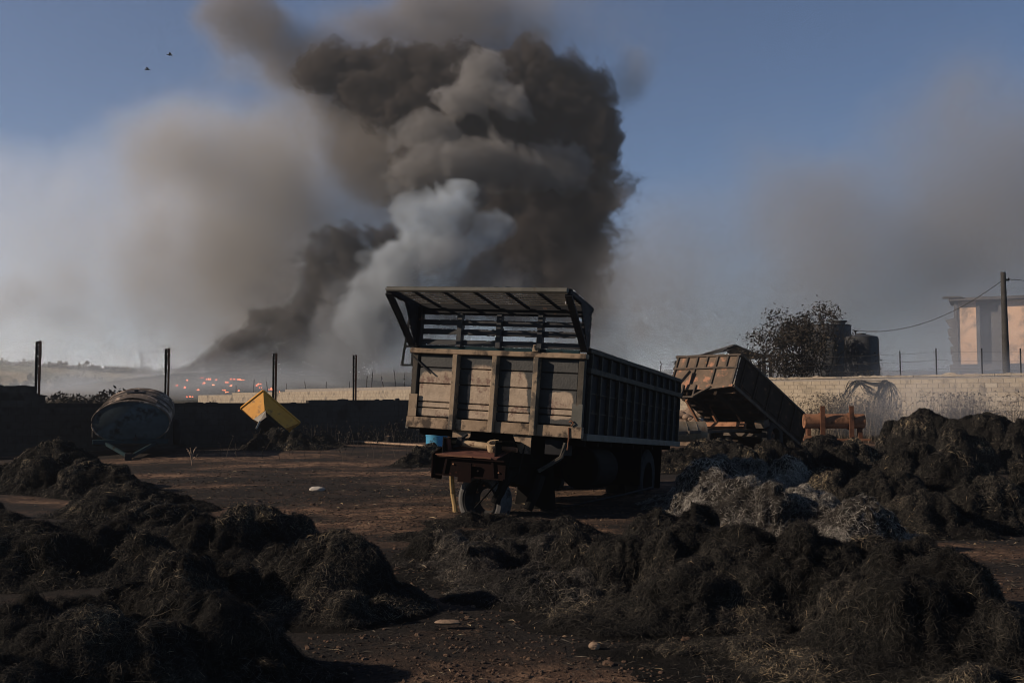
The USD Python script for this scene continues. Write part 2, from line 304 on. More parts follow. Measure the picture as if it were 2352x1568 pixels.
# left, shaded wall: a taller stepped piece at its near end
def on_left(u):            # point of the wall's face seen at column u
    k = (u - 1176) / FPX
    t = (A0[0] - k * A0[1]) / (k * dl[1] - dl[0]); return t
s1, s2 = on_left(86), on_left(106)
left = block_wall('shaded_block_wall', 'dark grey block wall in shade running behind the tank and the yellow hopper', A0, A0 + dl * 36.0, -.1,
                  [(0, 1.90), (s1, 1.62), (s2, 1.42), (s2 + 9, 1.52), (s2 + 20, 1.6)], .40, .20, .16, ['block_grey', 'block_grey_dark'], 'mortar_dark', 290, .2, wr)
B1, B0 = np.array([24.0, 25.4]), np.array([4.9, 46.2])
right = block_wall('sunlit_block_wall', 'sunlit tan block wall behind the tipped trailer and the weeds', B0, B1, -.1, [(0, 2.32)], .40, .156, .16,
                   ['block_tan', 'block_tan_worn', 'block_tan_pale'], 'mortar', 295, .55, wr)
rw_root, rp0, rd, rn, rL = right
for k in range(10):
    a = k * rL / 10
    part(rw_root, 'coping', box(a + .01, a + rL / 10 - .01, -.03, .19, 2.325, 2.325 + .055 + wr.uniform(0, .02)), 'block_tan_worn')
def rwall(u, off=0.0):     # point on the right wall's face seen at column u, off metres in front
    k = (u - 1176) / FPX; o = rp0 + rn * off
    t = (o[0] - k * o[1]) / (k * rd[1] - rd[0]); return o + rd * t, t
C0, C1 = at(455, 900, 88)[:2], at(975, 900, 55)[:2]
far = block_wall('far_block_wall', 'far pale block wall with bare rebar on top, beyond the steel posts', C0, C1, -.5, [(0, 1.95), (9, 2.1), (20, 2.28)], .40, .20, .16, ['block_tan_worn', 'block_tan'], 'mortar', 0, 0, wr)
fd = (C1 - C0) / np.linalg.norm(C1 - C0)
for k, (u, h) in enumerate([(540, .5), (580, .9), (612, .7), (655, .5), (700, .6), (746, .5), (800, .45), (838, .8), (850, 1.0), (878, .7), (905, 1.1), (925, .9)]):
    kk = (u - 1176) / FPX; t = (C0[0] - kk * C0[1]) / (kk * fd[1] - fd[0]); p = C0 + fd * t
    part(far[0], 'rebar', tube([(t, .08, 1.8), (t + .05, .08, 2.2), (t + wr.uniform(-.25, .25), .08, 2.2 + h)], .022, 5), 'wire')
mat('shade_dark_red', (.007, .004, .0036), (.011, .005, .0044), 4, bump=.004, c3=(.05, .018, .013), s3=7, r3=(.62, .72), spec=.03)  # red darkened almost to black: shadow on the front beam put into colour
# ------------------------------------------------------------------ the big slat-sided truck body
def euler(yaw, pitch, roll): return rotz(-yaw) @ rotx(pitch) @ roty(roll)
def patch_mat(name, cx, cz, wx, wz, tilt, tan1, tan2, dark1, dark2):
    """dark paint burnt back to tan in one arched patch of the panel (the panel's own coordinates)"""
    n = {'tc': ('texture_coordinate', {}), 'nz': ('noise_texture', dict(scale=5.5, detail=5, roughness=.6)), 'nm': ('vector_math', dict(math_type='multiply_add', vector2=(.10, 0, .10), vector3=(-.05, 0, -.05))),
         'ad': ('vector_math', dict(math_type='add')), 's': ('separate_xyz', {}),
         'x': ('math', dict(math_type='subtract', value2=cx)), 'tl': ('math', dict(math_type='multiply_add', value2=tilt)), 'zc': ('math', dict(math_type='subtract', value2=cz)),
         'xn': ('math', dict(math_type='divide', value2=wx)), 'zn': ('math', dict(math_type='divide', value2=wz)),
         'x2': ('math', dict(math_type='power', value2=4.0)), 'z2': ('math', dict(math_type='power', value2=4.0)), 'xa': ('math', dict(math_type='absolute')), 'za': ('math', dict(math_type='absolute')),
         'sm': ('math', dict(math_type='add')), 'mr': ('map_range', dict(range_type='smoothstep', from_min=.75, from_max=1.35, to_min=1, to_max=0, clamp=True)),
         'n1': ('noise_texture', dict(scale=7, detail=6, roughness=.65)), 'rt': ('rgb_ramp', dict(ramp=[(.3, tan1), (.62, tan2)])), 'rd': ('rgb_ramp', dict(ramp=[(.35, dark1), (.65, dark2)])),
         'n2': ('noise_texture', dict(scale=4.2, detail=6, roughness=.7)), 'r2': ('map_range', dict(range_type='smoothstep', from_min=.52, from_max=.64, to_max=.85, clamp=True)), 'rs': ('mix_color', dict(b=(.07, .03, .022))),
         'mx': ('mix_color', {}), 'p': ('principled_bsdf', dict(roughness=.72, specular_ior_level=.3)), 'nb': ('noise_texture', dict(scale=35, detail=4)), 'b': ('bump', dict(strength=1.0, distance=.004))}
    l = [('tc.object', 'nz.vector'), ('nz.color', 'nm.vector1'), ('tc.object', 'ad.vector1'), ('nm.vector', 'ad.vector2'), ('ad.vector', 's.vector'), ('s.x', 'x.value1'),
         ('s.z', 'tl.value1'), ('x.value', 'tl.value3'), ('tl.value', 'xn.value1'), ('s.z', 'zc.value1'), ('zc.value', 'zn.value1'), ('xn.value', 'xa.value1'), ('zn.value', 'za.value1'), ('xa.value', 'x2.value1'), ('za.value', 'z2.value1'),
         ('x2.value', 'sm.value1'), ('z2.value', 'sm.value2'), ('sm.value', 'mr.value'), ('tc.object', 'n1.vector'), ('n1.fac', 'rt.fac'), ('n1.fac', 'rd.fac'), ('tc.object', 'n2.vector'), ('n2.fac', 'r2.value'), ('r2.result', 'rs.fac'), ('rt.color', 'rs.a'),
         ('mr.result', 'mx.fac'), ('rd.color', 'mx.a'), ('rs.result', 'mx.b'), ('mx.result', 'p.base_color'), ('tc.object', 'nb.vector'), ('nb.fac', 'b.height'), ('b.normal', 'p.normal')]
    MAT[name] = usdkit.material(stage, f'/World/Looks/{name}', n, l, surface='p.BSDF')
T1, T2, D1, D2 = (.148, .110, .077), (.235, .180, .130), (.016, .016, .0155), (.026, .0255, .024)
W, L, ZM, ZH, HS, OV = 2.45, 5.2, 1.0, 1.60, 1.12, .81
XP = [.10, .67, 1.24, 1.82, 2.37]                       # edges of the four bays
patch_mat('panel_a', .385, .44, .29, .30, 0, T1, T2, D1, D2)
patch_mat('panel_b', 1.06, .36, .19, .47, .05, T1, T2, D1, D2)
patch_mat('panel_c', 1.565, .33, .165, .45, .09, T1, T2, D1, D2)
patch_mat('panel_d', 2.15, .37, .165, .175, 0, T1, T2, D1, D2)
TRUCK = thing('truck_bed', 'big slat-topped livestock truck body with burnt patches on its front, standing without a cab', 'truck',
              (-1.392, 13.485, 1.17), euler(.39, -.057, .051))
T = TRUCK
ZS = [.125, .245, .325, .57, .785, .965]
for b, pm in enumerate(('panel_a', 'panel_b', 'panel_c', 'panel_d')):
    for k in range(5):
        j = rng.uniform(-.004, .004)
        part(T, 'plank', box(XP[b] + .008, XP[b + 1] - .008, -.004 + j, .03, ZS[k] + .006, ZS[k + 1] - .006, .008), pm)
part(T, 'backing_sheet', box(.05, W - .05, .032, .045, .0, ZM), 'side_panel')
for k, x in enumerate(XP[1:4]):
    part(T, 'post', cat(box(x - .035, x + .035, -.115, -.006, -.03, ZM - .035, .006), box(x - .035, x + .035, -.004, .03, .0, ZM - .035)), 'post_paint')
    part(T, 'upper_post', box(x - .035, x + .035, -.05, .03, ZM + .07, ZH - .07, .005), 'slat_paint')
for x in (.0, W - .08):
    part(T, 'corner_post', box(x, x + .08, -.03, .06, .0, ZM - .03, .006), 'side_rib')
    part(T, 'upper_corner_post', box(x, x + .08, -.03, .06, ZM + .07, ZH, .006), 'dark_steel')
part(T, 'corner_plate', box(-.008, .115, -.045, -.033, .12, .42), 'post_paint')
part(T, 'corner_plate', box(W - .13, W + .008, -.045, -.033, .10, .40), 'lip_paint')
part(T, 'bottom_rail', box(-.02, .632, -.05, .03, -.03, .115, .006), 'rail_tan')
part(T, 'bottom_rail', box(.708, 1.203, -.05, .03, -.03, .115, .006), 'rail_tan')
part(T, 'bottom_rail', box(1.278, 1.783, -.05, .03, -.03, .115, .006), 'rail_tan')
part(T, 'bottom_rail', box(1.858, W + .02, -.05, .03, -.03, .115, .006), 'rail_tan')
part(T, 'mid_rail', box(-.03, W + .03, -.075, .04, ZM - .032, ZM + .035, .008), 'rail_tan')
part(T, 'blue_beam', box(.09, W - .09, -.012, .03, ZM + .04, ZM + .085), 'tank_frame')
for z0, z1 in ((1.096, 1.166), (1.24, 1.31), (1.37, 1.435)):
    part(T, 'slat', box(.09, W - .09, .0, .025, z0, z1, .004), 'slat_paint')
part(T, 'top_beam', box(.085, W - .085, -.02, .05, ZH - .09, ZH, .006), 'dark_steel')
# the canopy: a lip, side rails, thin cross slats and five bars, rising a little towards the front
def cz(y): return ZH + .03 + (-y / OV) * .09
part(T, 'canopy_lip', bar((-.05, -OV, cz(-OV)), (W + .0, -OV, cz(-OV)), .055, .065, ch=.018), 'lip_paint')
for x in (-.03, W + .0):
    part(T, 'canopy_side_rail', bar((x, -OV + .02, cz(-OV) - .005), (x, .12, cz(.12) - .005), .05, .075, ch=.01), 'dark_steel')
part(T, 'canopy_rear_beam', bar((-.02, .09, cz(.05)), (W, .09, cz(.05)), .06, .07), 'dark_steel')
for k in range(8):
    y = -OV + .09 + k * .095
    part(T, 'canopy_slat', bar((.0, y, cz(y) + .012), (W - .03, y, cz(y) + .012), .032, .012), 'side_rib')
for k in range(5):
    x = .32 + k * .43
    part(T, 'canopy_bar', bar((x, -OV + .03, cz(-OV) - .012), (x, .04, cz(.05) - .012), .035, .025), 'dark_steel')
for x in (-.02, W - .01):
    part(T, 'strut', bar((x, -OV + .03, cz(-OV) - .05), (x, -.04, ZM + .07), .03, .09, up=(1, 0, 0)), 'dark_steel')
    part(T, 'gusset', prism([(-.42, cz(-.42) - .04), (.02, cz(.0) - .04), (.02, ZM + .12), (-.06, ZM + .10)], 0, x + .035, x + .043), 'dark_steel')
part(T, 'brace', bar((-.01, -.03, .93), (.30, -.05, .70), .018, .018), 'dark_steel')
# ladder on the left flank
lx, ly = -.10, .02
part(T, 'ladder_rail', bar((lx - .09, ly, .80), (lx - .02, ly, 1.55), .022, .022), 'dark_steel')
part(T, 'ladder_rail', bar((lx + .06, ly, .80), (lx + .10, ly, 1.55), .022, .022), 'dark_steel')
for z in (.805, 1.06, 1.32):
    part(T, 'rung', bar((lx - .09 + .09 * (z - .8), ly, z), (lx + .06 + .05 * (z - .8), ly, z), .02, .02), 'dark_steel')
# flanks
for x, s in ((W, 1), (0, -1)):
    xo, xi = (x - .02, x + .0) if s > 0 else (x, x + .02)
    part(T, 'side_panel', box(xo, xi, .09, L, .03, HS - .03), 'side_panel')
    a, b = (x + .002, x + .05) if s > 0 else (x - .05, x - .002)
    part(T, 'top_rail', box(min(a, b) - .03, max(a, b), .062, L + .02, HS - .06, HS, .008), 'side_rib')
    part(T, 'side_mid_rail', box(min(a, b), max(a, b) + .012 * s, .062, L + .02, .80, .87, .006), 'side_rib')
    part(T, 'floor_rail', box(min(a, b) - .02, max(a, b) + .02 * s, .032, L + .02, -.05, .035, .006), 'lip_paint')
    nr = 13
    for k in range(nr):
        y = .12 + (L - .2) * k / (nr - 1)
        part(T, 'rib', box(min(a, b), max(a, b), y, y + .04, .04, .795, .004), 'side_rib')
        if k < nr - 1 or 1: part(T, 'upper_rib', box(min(a, b) + .004, max(a, b), y + .01, y + .045, .875, HS - .065, .004), 'side_rib')
    for z in (.30, .55):
        part(T, 'seam', box(min(a, b) + .001, min(a, b) + .012, .1, L, z, z + .014) if s > 0 else box(max(a, b) - .012, max(a, b) - .001, .1, L, z, z + .014), 'side_rib')
part(T, 'tail_gate', box(.03, W - .03, L - .03, L, .0, HS - .05), 'side_panel')
part(T, 'floor', box(.02, W - .02, .05, L, -.02, .02), 'shade_dark_metal')
for k in range(9):
    y = .25 + k * .58
    part(T, 'cross_member', box(.04, W - .04, y, y + .07, -.12, -.022), 'shade_dark_metal')
# chassis
for x in (.83, 1.55):
    part(T, 'chassis_rail', cat(box(x, x + .012, -.62, L - .1, -.42, -.14), box(x, x + .09, -.62, L - .1, -.44, -.42), box(x, x + .09, -.62, L - .1, -.14, -.122)), 'shade_dark_metal')
part(T, 'front_beam', cat(box(.77, 1.72, -.645, -.63, -.60, -.36), box(.77, 1.72, -.70, -.645, -.60, -.582), box(.77, 1.72, -.70, -.645, -.378, -.36), bar((.9, -.66, -.58), (.93, -.66, -.38), .03, .03), bar((1.58, -.66, -.58), (1.55, -.66, -.38), .03, .03)), 'shade_dark_red')
part(T, 'bent_sheet', hull([(.80, -.71, -.362), (1.30, -.73, -.352), (1.34, -.40, -.30), (.84, -.36, -.27), (.80, -.71, -.352), (1.30, -.73, -.342)]), 'rust_steel')
part(T, 'end_plate', hull([(.755, -.74, -.34), (.768, -.74, -.34), (.755, -.40, -.22), (.768, -.40, -.22), (.755, -.44, -.66), (.768, -.44, -.66), (.755, -.72, -.64), (.768, -.72, -.64)]), 'shade_dark_red')
part(T, 'front_plate', prism([(-.70, -.355), (-.22, -.24), (-.22, -.225), (-.70, -.34)], 0, .84, 1.62), 'red_oxide')
part(T, 'front_plate', prism([(-.72, -.35), (-.42, -.33), (-.42, -.32), (-.72, -.338)], 0, .79, 1.55), 'rust_steel')
for x0, x1, sg in ((.66, .92, 1), (1.52, 1.78, -1)):
    pl = [(x0, -.035), (x1, -.035), (x1, -.10), (x0 + .10, -.27), (x0, -.27)] if sg > 0 else [(x0, -.035), (x1, -.035), (x1, -.27), (x1 - .14, -.27)]
    part(T, 'bracket', prism(pl, 1, .0, .02), 'rail_tan')
part(T, 'gearbox', hull([(x, y, z) for x in (.95, 1.5) for y, z in ((-.1, -.15), (-.1, -.62), (.9, -.15), (.9, -.75), (1.4, -.25), (1.4, -.6))]), 'shade_dark_metal')
part(T, 'fuel_tank', xf(lathe([(0, 0), (.27, 0), (.29, .03), (.29, .87), (.27, .9), (0, .9)], 24, 'y'), (2.12, 1.0, -.42)), 'shade_dark_metal')
part(T, 'fuel_tank', xf(lathe([(0, 0), (.27, 0), (.29, .03), (.29, .87), (.27, .9), (0, .9)], 24, 'y'), (.36, 1.2, -.42)), 'shade_dark_metal')
part(T, 'tool_box', box(1.93, 2.19, .10, .45, -.26, -.06, .01), 'dark_steel')
part(T, 'bent_bar', tube([(2.24, .02, -.10), (2.22, -.05, -.28), (2.12, -.10, -.36), (1.96, -.14, -.47)], .028, 6), 'side_rib')
for x, y, z in ((1.62, -.30, -.48), (2.02, -.2, -.52)):
    part(T, 'hanging_pipe', tube([(x, y, z), (x - .03, y - .05, z - .18), (x - .10, y - .12, z - .42)], .062, 14), 'shade_dark_metal')
part(T, 'axle', tube([(.25, 4.0, -.62), (2.2, 4.0, -.62)], .09, 12), 'shade_dark_metal')
def tyre_prof(R, w, rim): return [(rim, -w / 2), (R * .9, -w / 2), (R * .985, -w * .38), (R, -w * .2), (R, w * .2), (R * .985, w * .38), (R * .9, w / 2), (rim, w / 2), (rim, -w / 2)]
def wheel(root, c, R, w, rim, mt, mr, hub=.5):
    t = part(root, 'wheel', xf(lathe(tyre_prof(R, w, rim), 36, 'x'), c), mt, smooth=35)
    part(t, 'rim', xf(lathe([(0, -.02), (rim * .6, -.02), (rim * .75, w * .25), (rim, w * .42), (rim, w * .30), (rim * .7, w * .1), (rim * .55, -.05), (0, -.05)], 28, 'x'), c), mr, smooth=35)
for x in (.28, .60, 1.85, 2.17): wheel(T, (x, 4.0, -.62), .50, .26, .29, 'rubber_burnt', 'shade_dark_metal')
part(T, 'mud_flap', box(1.75, 2.35, 4.62, 4.63, -.95, -.12), 'shade_dark_metal')
part(T, 'mud_flap', box(1.75, 2.35, 3.32, 3.34, -.70, -.12), 'shade_dark_metal')
for k, (x, y) in enumerate(((1.25, 1.3), (1.7, .9))):
    part(T, 'jack_stand', hull([(x + a, y + b, z) for a in (-.06, .06) for b in (-.06, .06) for z in (-.42,)] + [(x + a, y + b, -1.3) for a in (-.14, .14) for b in (-.14, .14)]), 'shade_dark_metal')

for k in range(3):
    x = 1.5 + .16 * k; part(T, 'hose', tube([(x, -.3, -.15), (x + rng.normal(0, .08), -.45 + rng.normal(0, .05), -.5), (x + rng.normal(0, .15), -.5, -.75 - .25 * rng.random())], .012, 5), 'shade_dark_metal')
part(T, 'chain', tube([(2.30, -.06, .10), (2.31, -.065, -.05), (2.30, -.06, -.18)], .010, 5), 'rust_steel')
part(T, 'hook', tube([(2.33, -.06, .12), (2.36, -.07, .16), (2.33, -.07, .19), (2.30, -.06, .17)], .010, 5), 'rust_steel')
part(T, 'lamp_bracket', cat(box(1.75, 1.84, -.10, -.051, 1.035, 1.09, .008), tube([(1.79, -.1, 1.07), (1.79, -.13, 1.12)], .018, 6)), 'post_paint')
part(T, 'tow_plate', hull([(1.12, -.74, -.42), (1.30, -.74, -.42), (1.30, -.71, -.66), (1.12, -.71, -.66), (1.12, -.702, -.42), (1.3, -.702, -.42)]), 'shade_dark_red')
for x in (1.02, 1.36, 1.64): part(T, 'bolt', xf(trimesh.creation.cylinder(.011, .03, sections=6), (x, -.65, -.45 - .06 * (x > 1.2)), rotx(math.pi / 2)), 'rust_orange')
# things leaning and lying at its front
def tw(x, y, z): return np.array([-1.392, 13.485, 1.17]) + euler(.39, -.057, .051) @ np.array([x, y, z])
sh = thing('drive_shaft', 'tan drive shaft with a ring clamp lying on the red front beam of the truck', 'drive shaft', tw(.80, -.40, -.175), euler(.39, -.057, .051) @ roty(.05))
part(sh, 'tube', tube([(0, 0, 0), (.12, 0, 0), (.125, 0, 0), (.30, 0, 0)], [.022, .022, .04, .04], 12), 'shaft_tan')
part(sh, 'thick_tube', tube([(.24, 0, 0), (.56, 0, 0)], .042, 14), 'shaft_tan')
part(sh, 'joint', cat(box(.14, .22, -.055, .055, -.03, .07, .01), tube([(.17, 0, .04), (.25, .02, .12)], .02, 8), tube([(.19, 0, -.02), (.10, -.05, -.06)], .018, 8)), 'dark_steel')
part(sh, 'ring_clamp', xf(trimesh.creation.annulus(.055, .085, .10, sections=24), (.64, 0, .01), rotx(.5)), 'shaft_tan')
part(sh, 'thin_tube', tube([(.70, 0, 0), (.96, 0, 0)], .03, 12), 'rust_orange')
lw = thing('loose_wheel', 'bare truck wheel with open hub and bald tyre, half sunk under the truck front', 'wheel', at(1114, 1148, 12.75), rotz(-.62) @ rotx(.0))
RW = .36
part(lw, 'tyre', lathe([(.245, -.11), (.30, -.13), (RW - .02, -.115), (RW, -.07), (RW, .07), (RW - .02, .115), (.30, .13), (.245, .11), (.245, -.11)], 48, 'y'), 'tyre_ash', smooth=35)
disc = trimesh.creation.annulus(.145, .232, .012, sections=40)
rimp = part(lw, 'rim', lathe([(.246, -.12), (.262, -.135), (.246, -.10), (.232, -.03), (.232, .06), (.146, .085), (.142, .07), (.225, .045), (.225, -.04), (.24, -.12), (.246, -.12)], 48, 'y'), 'rubber_burnt', smooth=35)
for k in range(8):
    a = k * math.pi / 4 + .3
    part(rimp, 'bolt', xf(trimesh.creation.cylinder(.016, .05, sections=8), (.185 * math.cos(a), .07, .185 * math.sin(a)), rotx(math.pi / 2)), 'rust_orange')
pr = thing('wooden_prop', 'yellowish pole with a red upper end leaning on the truck front', 'pole', gr(1048, 1184), None)
b0 = gr(1048, 1184); t0 = at(1029, 1005, 12.62); o = lambda p: np.asarray(p) - b0
m1 = b0 + (t0 - b0) * .62
part(pr, 'pole', tube([(0, 0, -.05), (-.02, 0, .13), (-.05, -.0, .30), o(m1)], [.036, .034, .033, .030], 9), 'wood_yellow')
part(pr, 'red_end', tube([o(m1 + (t0 - b0) * .12), o(t0)], .032, 9), 'red_oxide')
part(pr, 'lashing', cat(*[xf(trimesh.creation.icosphere(2, .05), o(m1) + rng.normal(0, .03, 3)) for _ in range(6)]), 'shade_dark_metal')
bl = thing('blue_drum', 'bright blue drum standing behind the truck bed near the weeds', 'drum', (*at(1004, 990, 25.5)[:2], 0))
part(bl, 'body', lathe([(0, .01), (.28, .01), (.29, .03), (.285, .28), (.297, .30), (.285, .32), (.285, .58), (.297, .60), (.285, .62), (.285, .86), (.295, .89), (.27, .89), (.265, .87), (0, .87)], 36), 'blue_drum', smooth=35)
part(bl, 'bung', xf(trimesh.creation.cylinder(.03, .03, sections=12), (.15, 0, .89)), 'dark_steel')

# ------------------------------------------------------------------ water tank trailer
e0 = np.array([-9.91, 26.0, 0])
TK = thing('tank_trailer', 'dented dark oval tank on a low trailer, parked against the shaded wall', 'tank trailer', (*e0[:2], .0), rotz(.29) @ rotx(.105))
def oval(rx, rz, n=40): a = np.arange(n) * 2 * np.pi / n; return np.stack([rx * np.cos(a), rz * np.sin(a)], 1)
ys = np.linspace(0, 3.6, 30); RX, RZ, ZC = .95, .56, .92
vv = []
for y in ys:
    c = oval(RX, RZ, 64); p3 = np.column_stack([c[:, 0], np.full(64, y), c[:, 1] + ZC])
    dent = (meshkit.fbm(p3 * np.array([1.2, 1.6, 1.2]), 3, 21) - .5) * .10 + (meshkit.fbm(p3 * np.array([4.5, 3, 4.5]), 2, 22) - .5) * .04
    p3[:, [0, 2]] += (c / np.linalg.norm(c, axis=1, keepdims=True)) * (dent * (p3[:, 2] > ZC - .2))[:, None]
    vv.append(p3)
vv = np.array(vv); n = 64; i_, j_ = np.meshgrid(np.arange(len(ys) - 1), np.arange(n), indexing='ij')
qq = np.stack([i_ * n + j_, (i_ + 1) * n + j_, (i_ + 1) * n + (j_ + 1) % n, i_ * n + (j_ + 1) % n], -1).reshape(-1, 4)
part(TK, 'shell', (vv.reshape(-1, 3), qq), 'tank_shell', smooth=40)
for y, nm, b in ((.005, 'front_end', -.16), (3.54, 'rear_end', .05)):
    ring = []
    for r in (.985, .8, .5, .2): ring.append(np.column_stack([oval(RX, RZ, 64)[:, 0] * r, np.full(64, y + b * (1 - r ** 2)), oval(RX, RZ, 64)[:, 1] * r + ZC]))
    v = np.vstack(ring + [[(0, y + b, ZC)]]); f = []
    for k in range(3):
        for j in range(64): f += [[k * 64 + j, k * 64 + (j + 1) % 64, (k + 1) * 64 + (j + 1) % 64], [k * 64 + j, (k + 1) * 64 + (j + 1) % 64, (k + 1) * 64 + j]]
    f += [[192 + j, 192 + (j + 1) % 64, 256] for j in range(64)]
    part(TK, nm, (v, np.array(f)), 'tank_end', smooth=True)
part(TK, 'rolled_edge', tube(np.column_stack([oval(RX + .005, RZ + .005, 48)[:, 0], np.full(48, .0), oval(RX, RZ, 48)[:, 1] + ZC])[list(range(48)) + [0]], .022, 6), 'tank_shell', smooth=True)
hp = part(TK, 'hatch', xf(lathe([(0, .0), (.24, .0), (.24, .09), (.26, .09), (.26, .12), (0, .14)], 20), (.0, 1.7, ZC + RZ - .04)), 'dark_steel')
part(hp, 'handle', box(-.05, .05, 1.6, 1.8, ZC + RZ + .10, ZC + RZ + .14), 'dark_steel')
flap = np.array([[x, y, ZC + RZ * math.sqrt(max(0, 1 - (x / RX) ** 2)) + .045 + .02 * math.sin(7 * x + 5 * y)] for y in np.linspace(.3, 1.5, 8) for x in np.linspace(-.5, .6, 10)])
ff = [[r * 10 + c, r * 10 + c + 1, (r + 1) * 10 + c + 1, (r + 1) * 10 + c] for r in range(7) for c in range(9)]
part(TK, 'torn_sheet', (flap, np.array(ff)), 'tank_shell', smooth=40)
for y in (.85, 1.75, 2.65):
    o2 = oval(RX + .012, RZ + .012, 48); part(TK, 'seam_band', tube(np.column_stack([o2[:, 0], np.full(48, y), o2[:, 1] + ZC])[list(range(2, 23))], .016, 5), 'tank_shell')
part(TK, 'sight_tube', tube([(-.55, -.03, ZC - .3), (-.55, -.03, ZC + .32)], .018, 6), 'dark_steel')
part(TK, 'outlet_valve', cat(tube([(0.12, .02, ZC - .40), (.12, -.14, ZC - .40)], .05, 10), tube([(.12, -.10, ZC - .40), (.12, -.10, ZC - .28)], .015, 6)), 'dark_steel')
for x in (-.62, .62): part(TK, 'frame_rail', box(x - .05, x + .05, -.1, 3.7, .36, .47), 'tank_frame')
part(TK, 'front_rail', box(-.92, .92, -.12, -.04, .38, .50, .01), 'tank_frame')
for x in (-.78, -.3, .3, .78): part(TK, 'saddle', box(x - .04, x + .04, .1, 3.5, .47, ZC - RZ * math.sqrt(1 - (x / RX) ** 2) + .02), 'tank_frame')
for s in (-1, 1): part(TK, 'drawbar', bar((s * .6, -.1, .40), (s * .03 + .05, -1.0, .20), .06, .08), 'tank_frame')
part(TK, 'jack', cat(box(-.06, .10, -1.08, -.94, .0, .28, .01), box(-.10, .14, -1.12, -.9, -.02, .02)), 'dark_steel')
for x in (-1.06, 1.06): wheel(TK, (x, 2.3, .36), .37, .2, .2, 'rubber_burnt', 'shade_dark_metal')

# ------------------------------------------------------------------ yellow hopper tipped over
HP = thing('yellow_hopper', 'yellow spreader hopper tipped on its side against the shaded wall', 'hopper', (-7.63, 31.562, 1.021),
           np.array([[.609, -.781, -.139], [.494, .237, .837], [-.621, -.578, .53]]))
def frust(z0, a0, b0, z1, a1, b1): return [(sx * a, sy * b, z) for z, a, b in ((z0, a0, b0), (z1, a1, b1)) for sx, sy in ((-1, -1), (1, -1), (1, 1), (-1, 1))]
P8 = np.array(frust(0, .816, .478, -.506, .455, .238))
for a, b in ((0, 1), (1, 2), (2, 3), (3, 0)):
    quad = P8[[a, b, b + 4, a + 4]]; nn = np.cross(quad[1] - quad[0], quad[3] - quad[0]); nn /= np.linalg.norm(nn)
    part(HP, 'side_plate', hull(np.vstack([quad, quad - nn * .012 * (1 if nn @ quad.mean(0) > 0 else -1)])), 'hopper_yellow')
for a, b in ((0, 1), (1, 2), (2, 3), (3, 0)):
    part(HP, 'rim', bar(P8[a], P8[b], .05, .07, ch=.008), 'hopper_yellow')
part(HP, 'lid', box(-.81, .81, -.47, .47, .022, .045), 'hopper_grey')
hw = lambda u, v, Y: np.array([[.609, -.781, -.139], [.494, .237, .837], [-.621, -.578, .53]]).T @ (at(u, v, Y) - np.array([-7.63, 31.562, 1.021]))
f4 = lambda x, y: ((200 + x * .2381) * .91875, (940 + y * .2381) * .91875)
q4 = [hw(*f4(*c), Y_) for c, Y_ in (((1822, 452), 30.9), ((1950, 362), 30.7), ((1955, 430), 30.7), ((1880, 485), 30.75))]
part(HP, 'corner_fin', hull(np.vstack([q4, np.array(q4) + [.015, .015, .015]])), 'hopper_grey')
part(HP, 'leg', bar(hw(*f4(1890, 470), 30.7), hw(*f4(1850, 552), 30.7), .05, .03), 'hopper_grey')
part(HP, 'spreader_box', box(-.3, .3, -.2, .2, -.72, -.515, .02), 'shade_dark_metal')
hW = lambda x, y, z: np.array([[.609, -.781, -.139], [.494, .237, .837], [-.621, -.578, .53]]).T @ (np.array([x, y, z]) - np.array([-7.63, 31.562, 1.021]))
for a_, b_ in (((-8.05, 31.2, .0), (-7.75, 31.25, .75)), ((-7.0, 31.3, .0), (-7.25, 31.45, .65)), ((-7.9, 31.9, .0), (-7.7, 31.8, .7)), ((-8.1, 31.15, .12), (-6.9, 31.3, .12)), ((-7.7, 31.3, .62), (-7.1, 31.4, .5))):
    part(HP, 'frame_bar', bar(hW(*a_), hW(*b_), .09, .09), 'shade_dark_metal')
part(HP, 'gear_case', hull([hW(*c) for c in ((-7.75, 31.1, .25), (-7.35, 31.15, .2), (-7.7, 31.2, .75), (-7.3, 31.3, .6), (-7.7, 31.6, .3), (-7.3, 31.7, .3), (-7.6, 31.5, .75))]), 'shade_dark_metal')
part(HP, 'frame_bar', bar((.4, -.2, -.55), (.15, -.25, -1.0), .06, .06), 'dark_steel')

# ------------------------------------------------------------------ steel posts along the shaded wall
lroot, lp0, ld, ln_, lL = left
POST_LABEL = ['rusty twin-channel steel post at the tall left step of the shaded wall', 'rusty twin-channel steel post rising just behind the dark tank', 'rusty twin-channel steel post beside the yellow hopper', 'rusty twin-channel steel post between the hopper and the truck']
for k, (u, vt) in enumerate([(87, 785), (384, 801), (631, 812), (815, 816)]):
    kk = (u - 1176) / FPX; o_ = lp0 - ln_ * .24; t = (o_[0] - kk * o_[1]) / (kk * ld[1] - ld[0]); p = o_ + ld * t
    zt = at(u, vt, p[1])[2]
    r = thing('steel_post', POST_LABEL[k], 'post', (*p, 0), rotz(math.atan2(p[0], p[1]) * -1 + rng.uniform(-.1, .1)), 'steel posts along the shaded wall')
    for s in (-1, 1):
        part(r, 'channel', xf(cat(box(s * .042 - .028, s * .042 + .028, -.05, -.042, -.3, zt + (0.02 if s > 0 else 0)), box(s * .07 - .004, s * .07 + .004, -.04, .05, -.3, zt), box(s * .014 - .004, s * .014 + .004, -.04, .05, -.3, zt)), (0, 0, 0)), 'rust_steel' if s > 0 else 'shade_dark_metal')
    part(r, 'batten', box(-.06, .06, .052, .058, .5, .6), 'rust_steel')

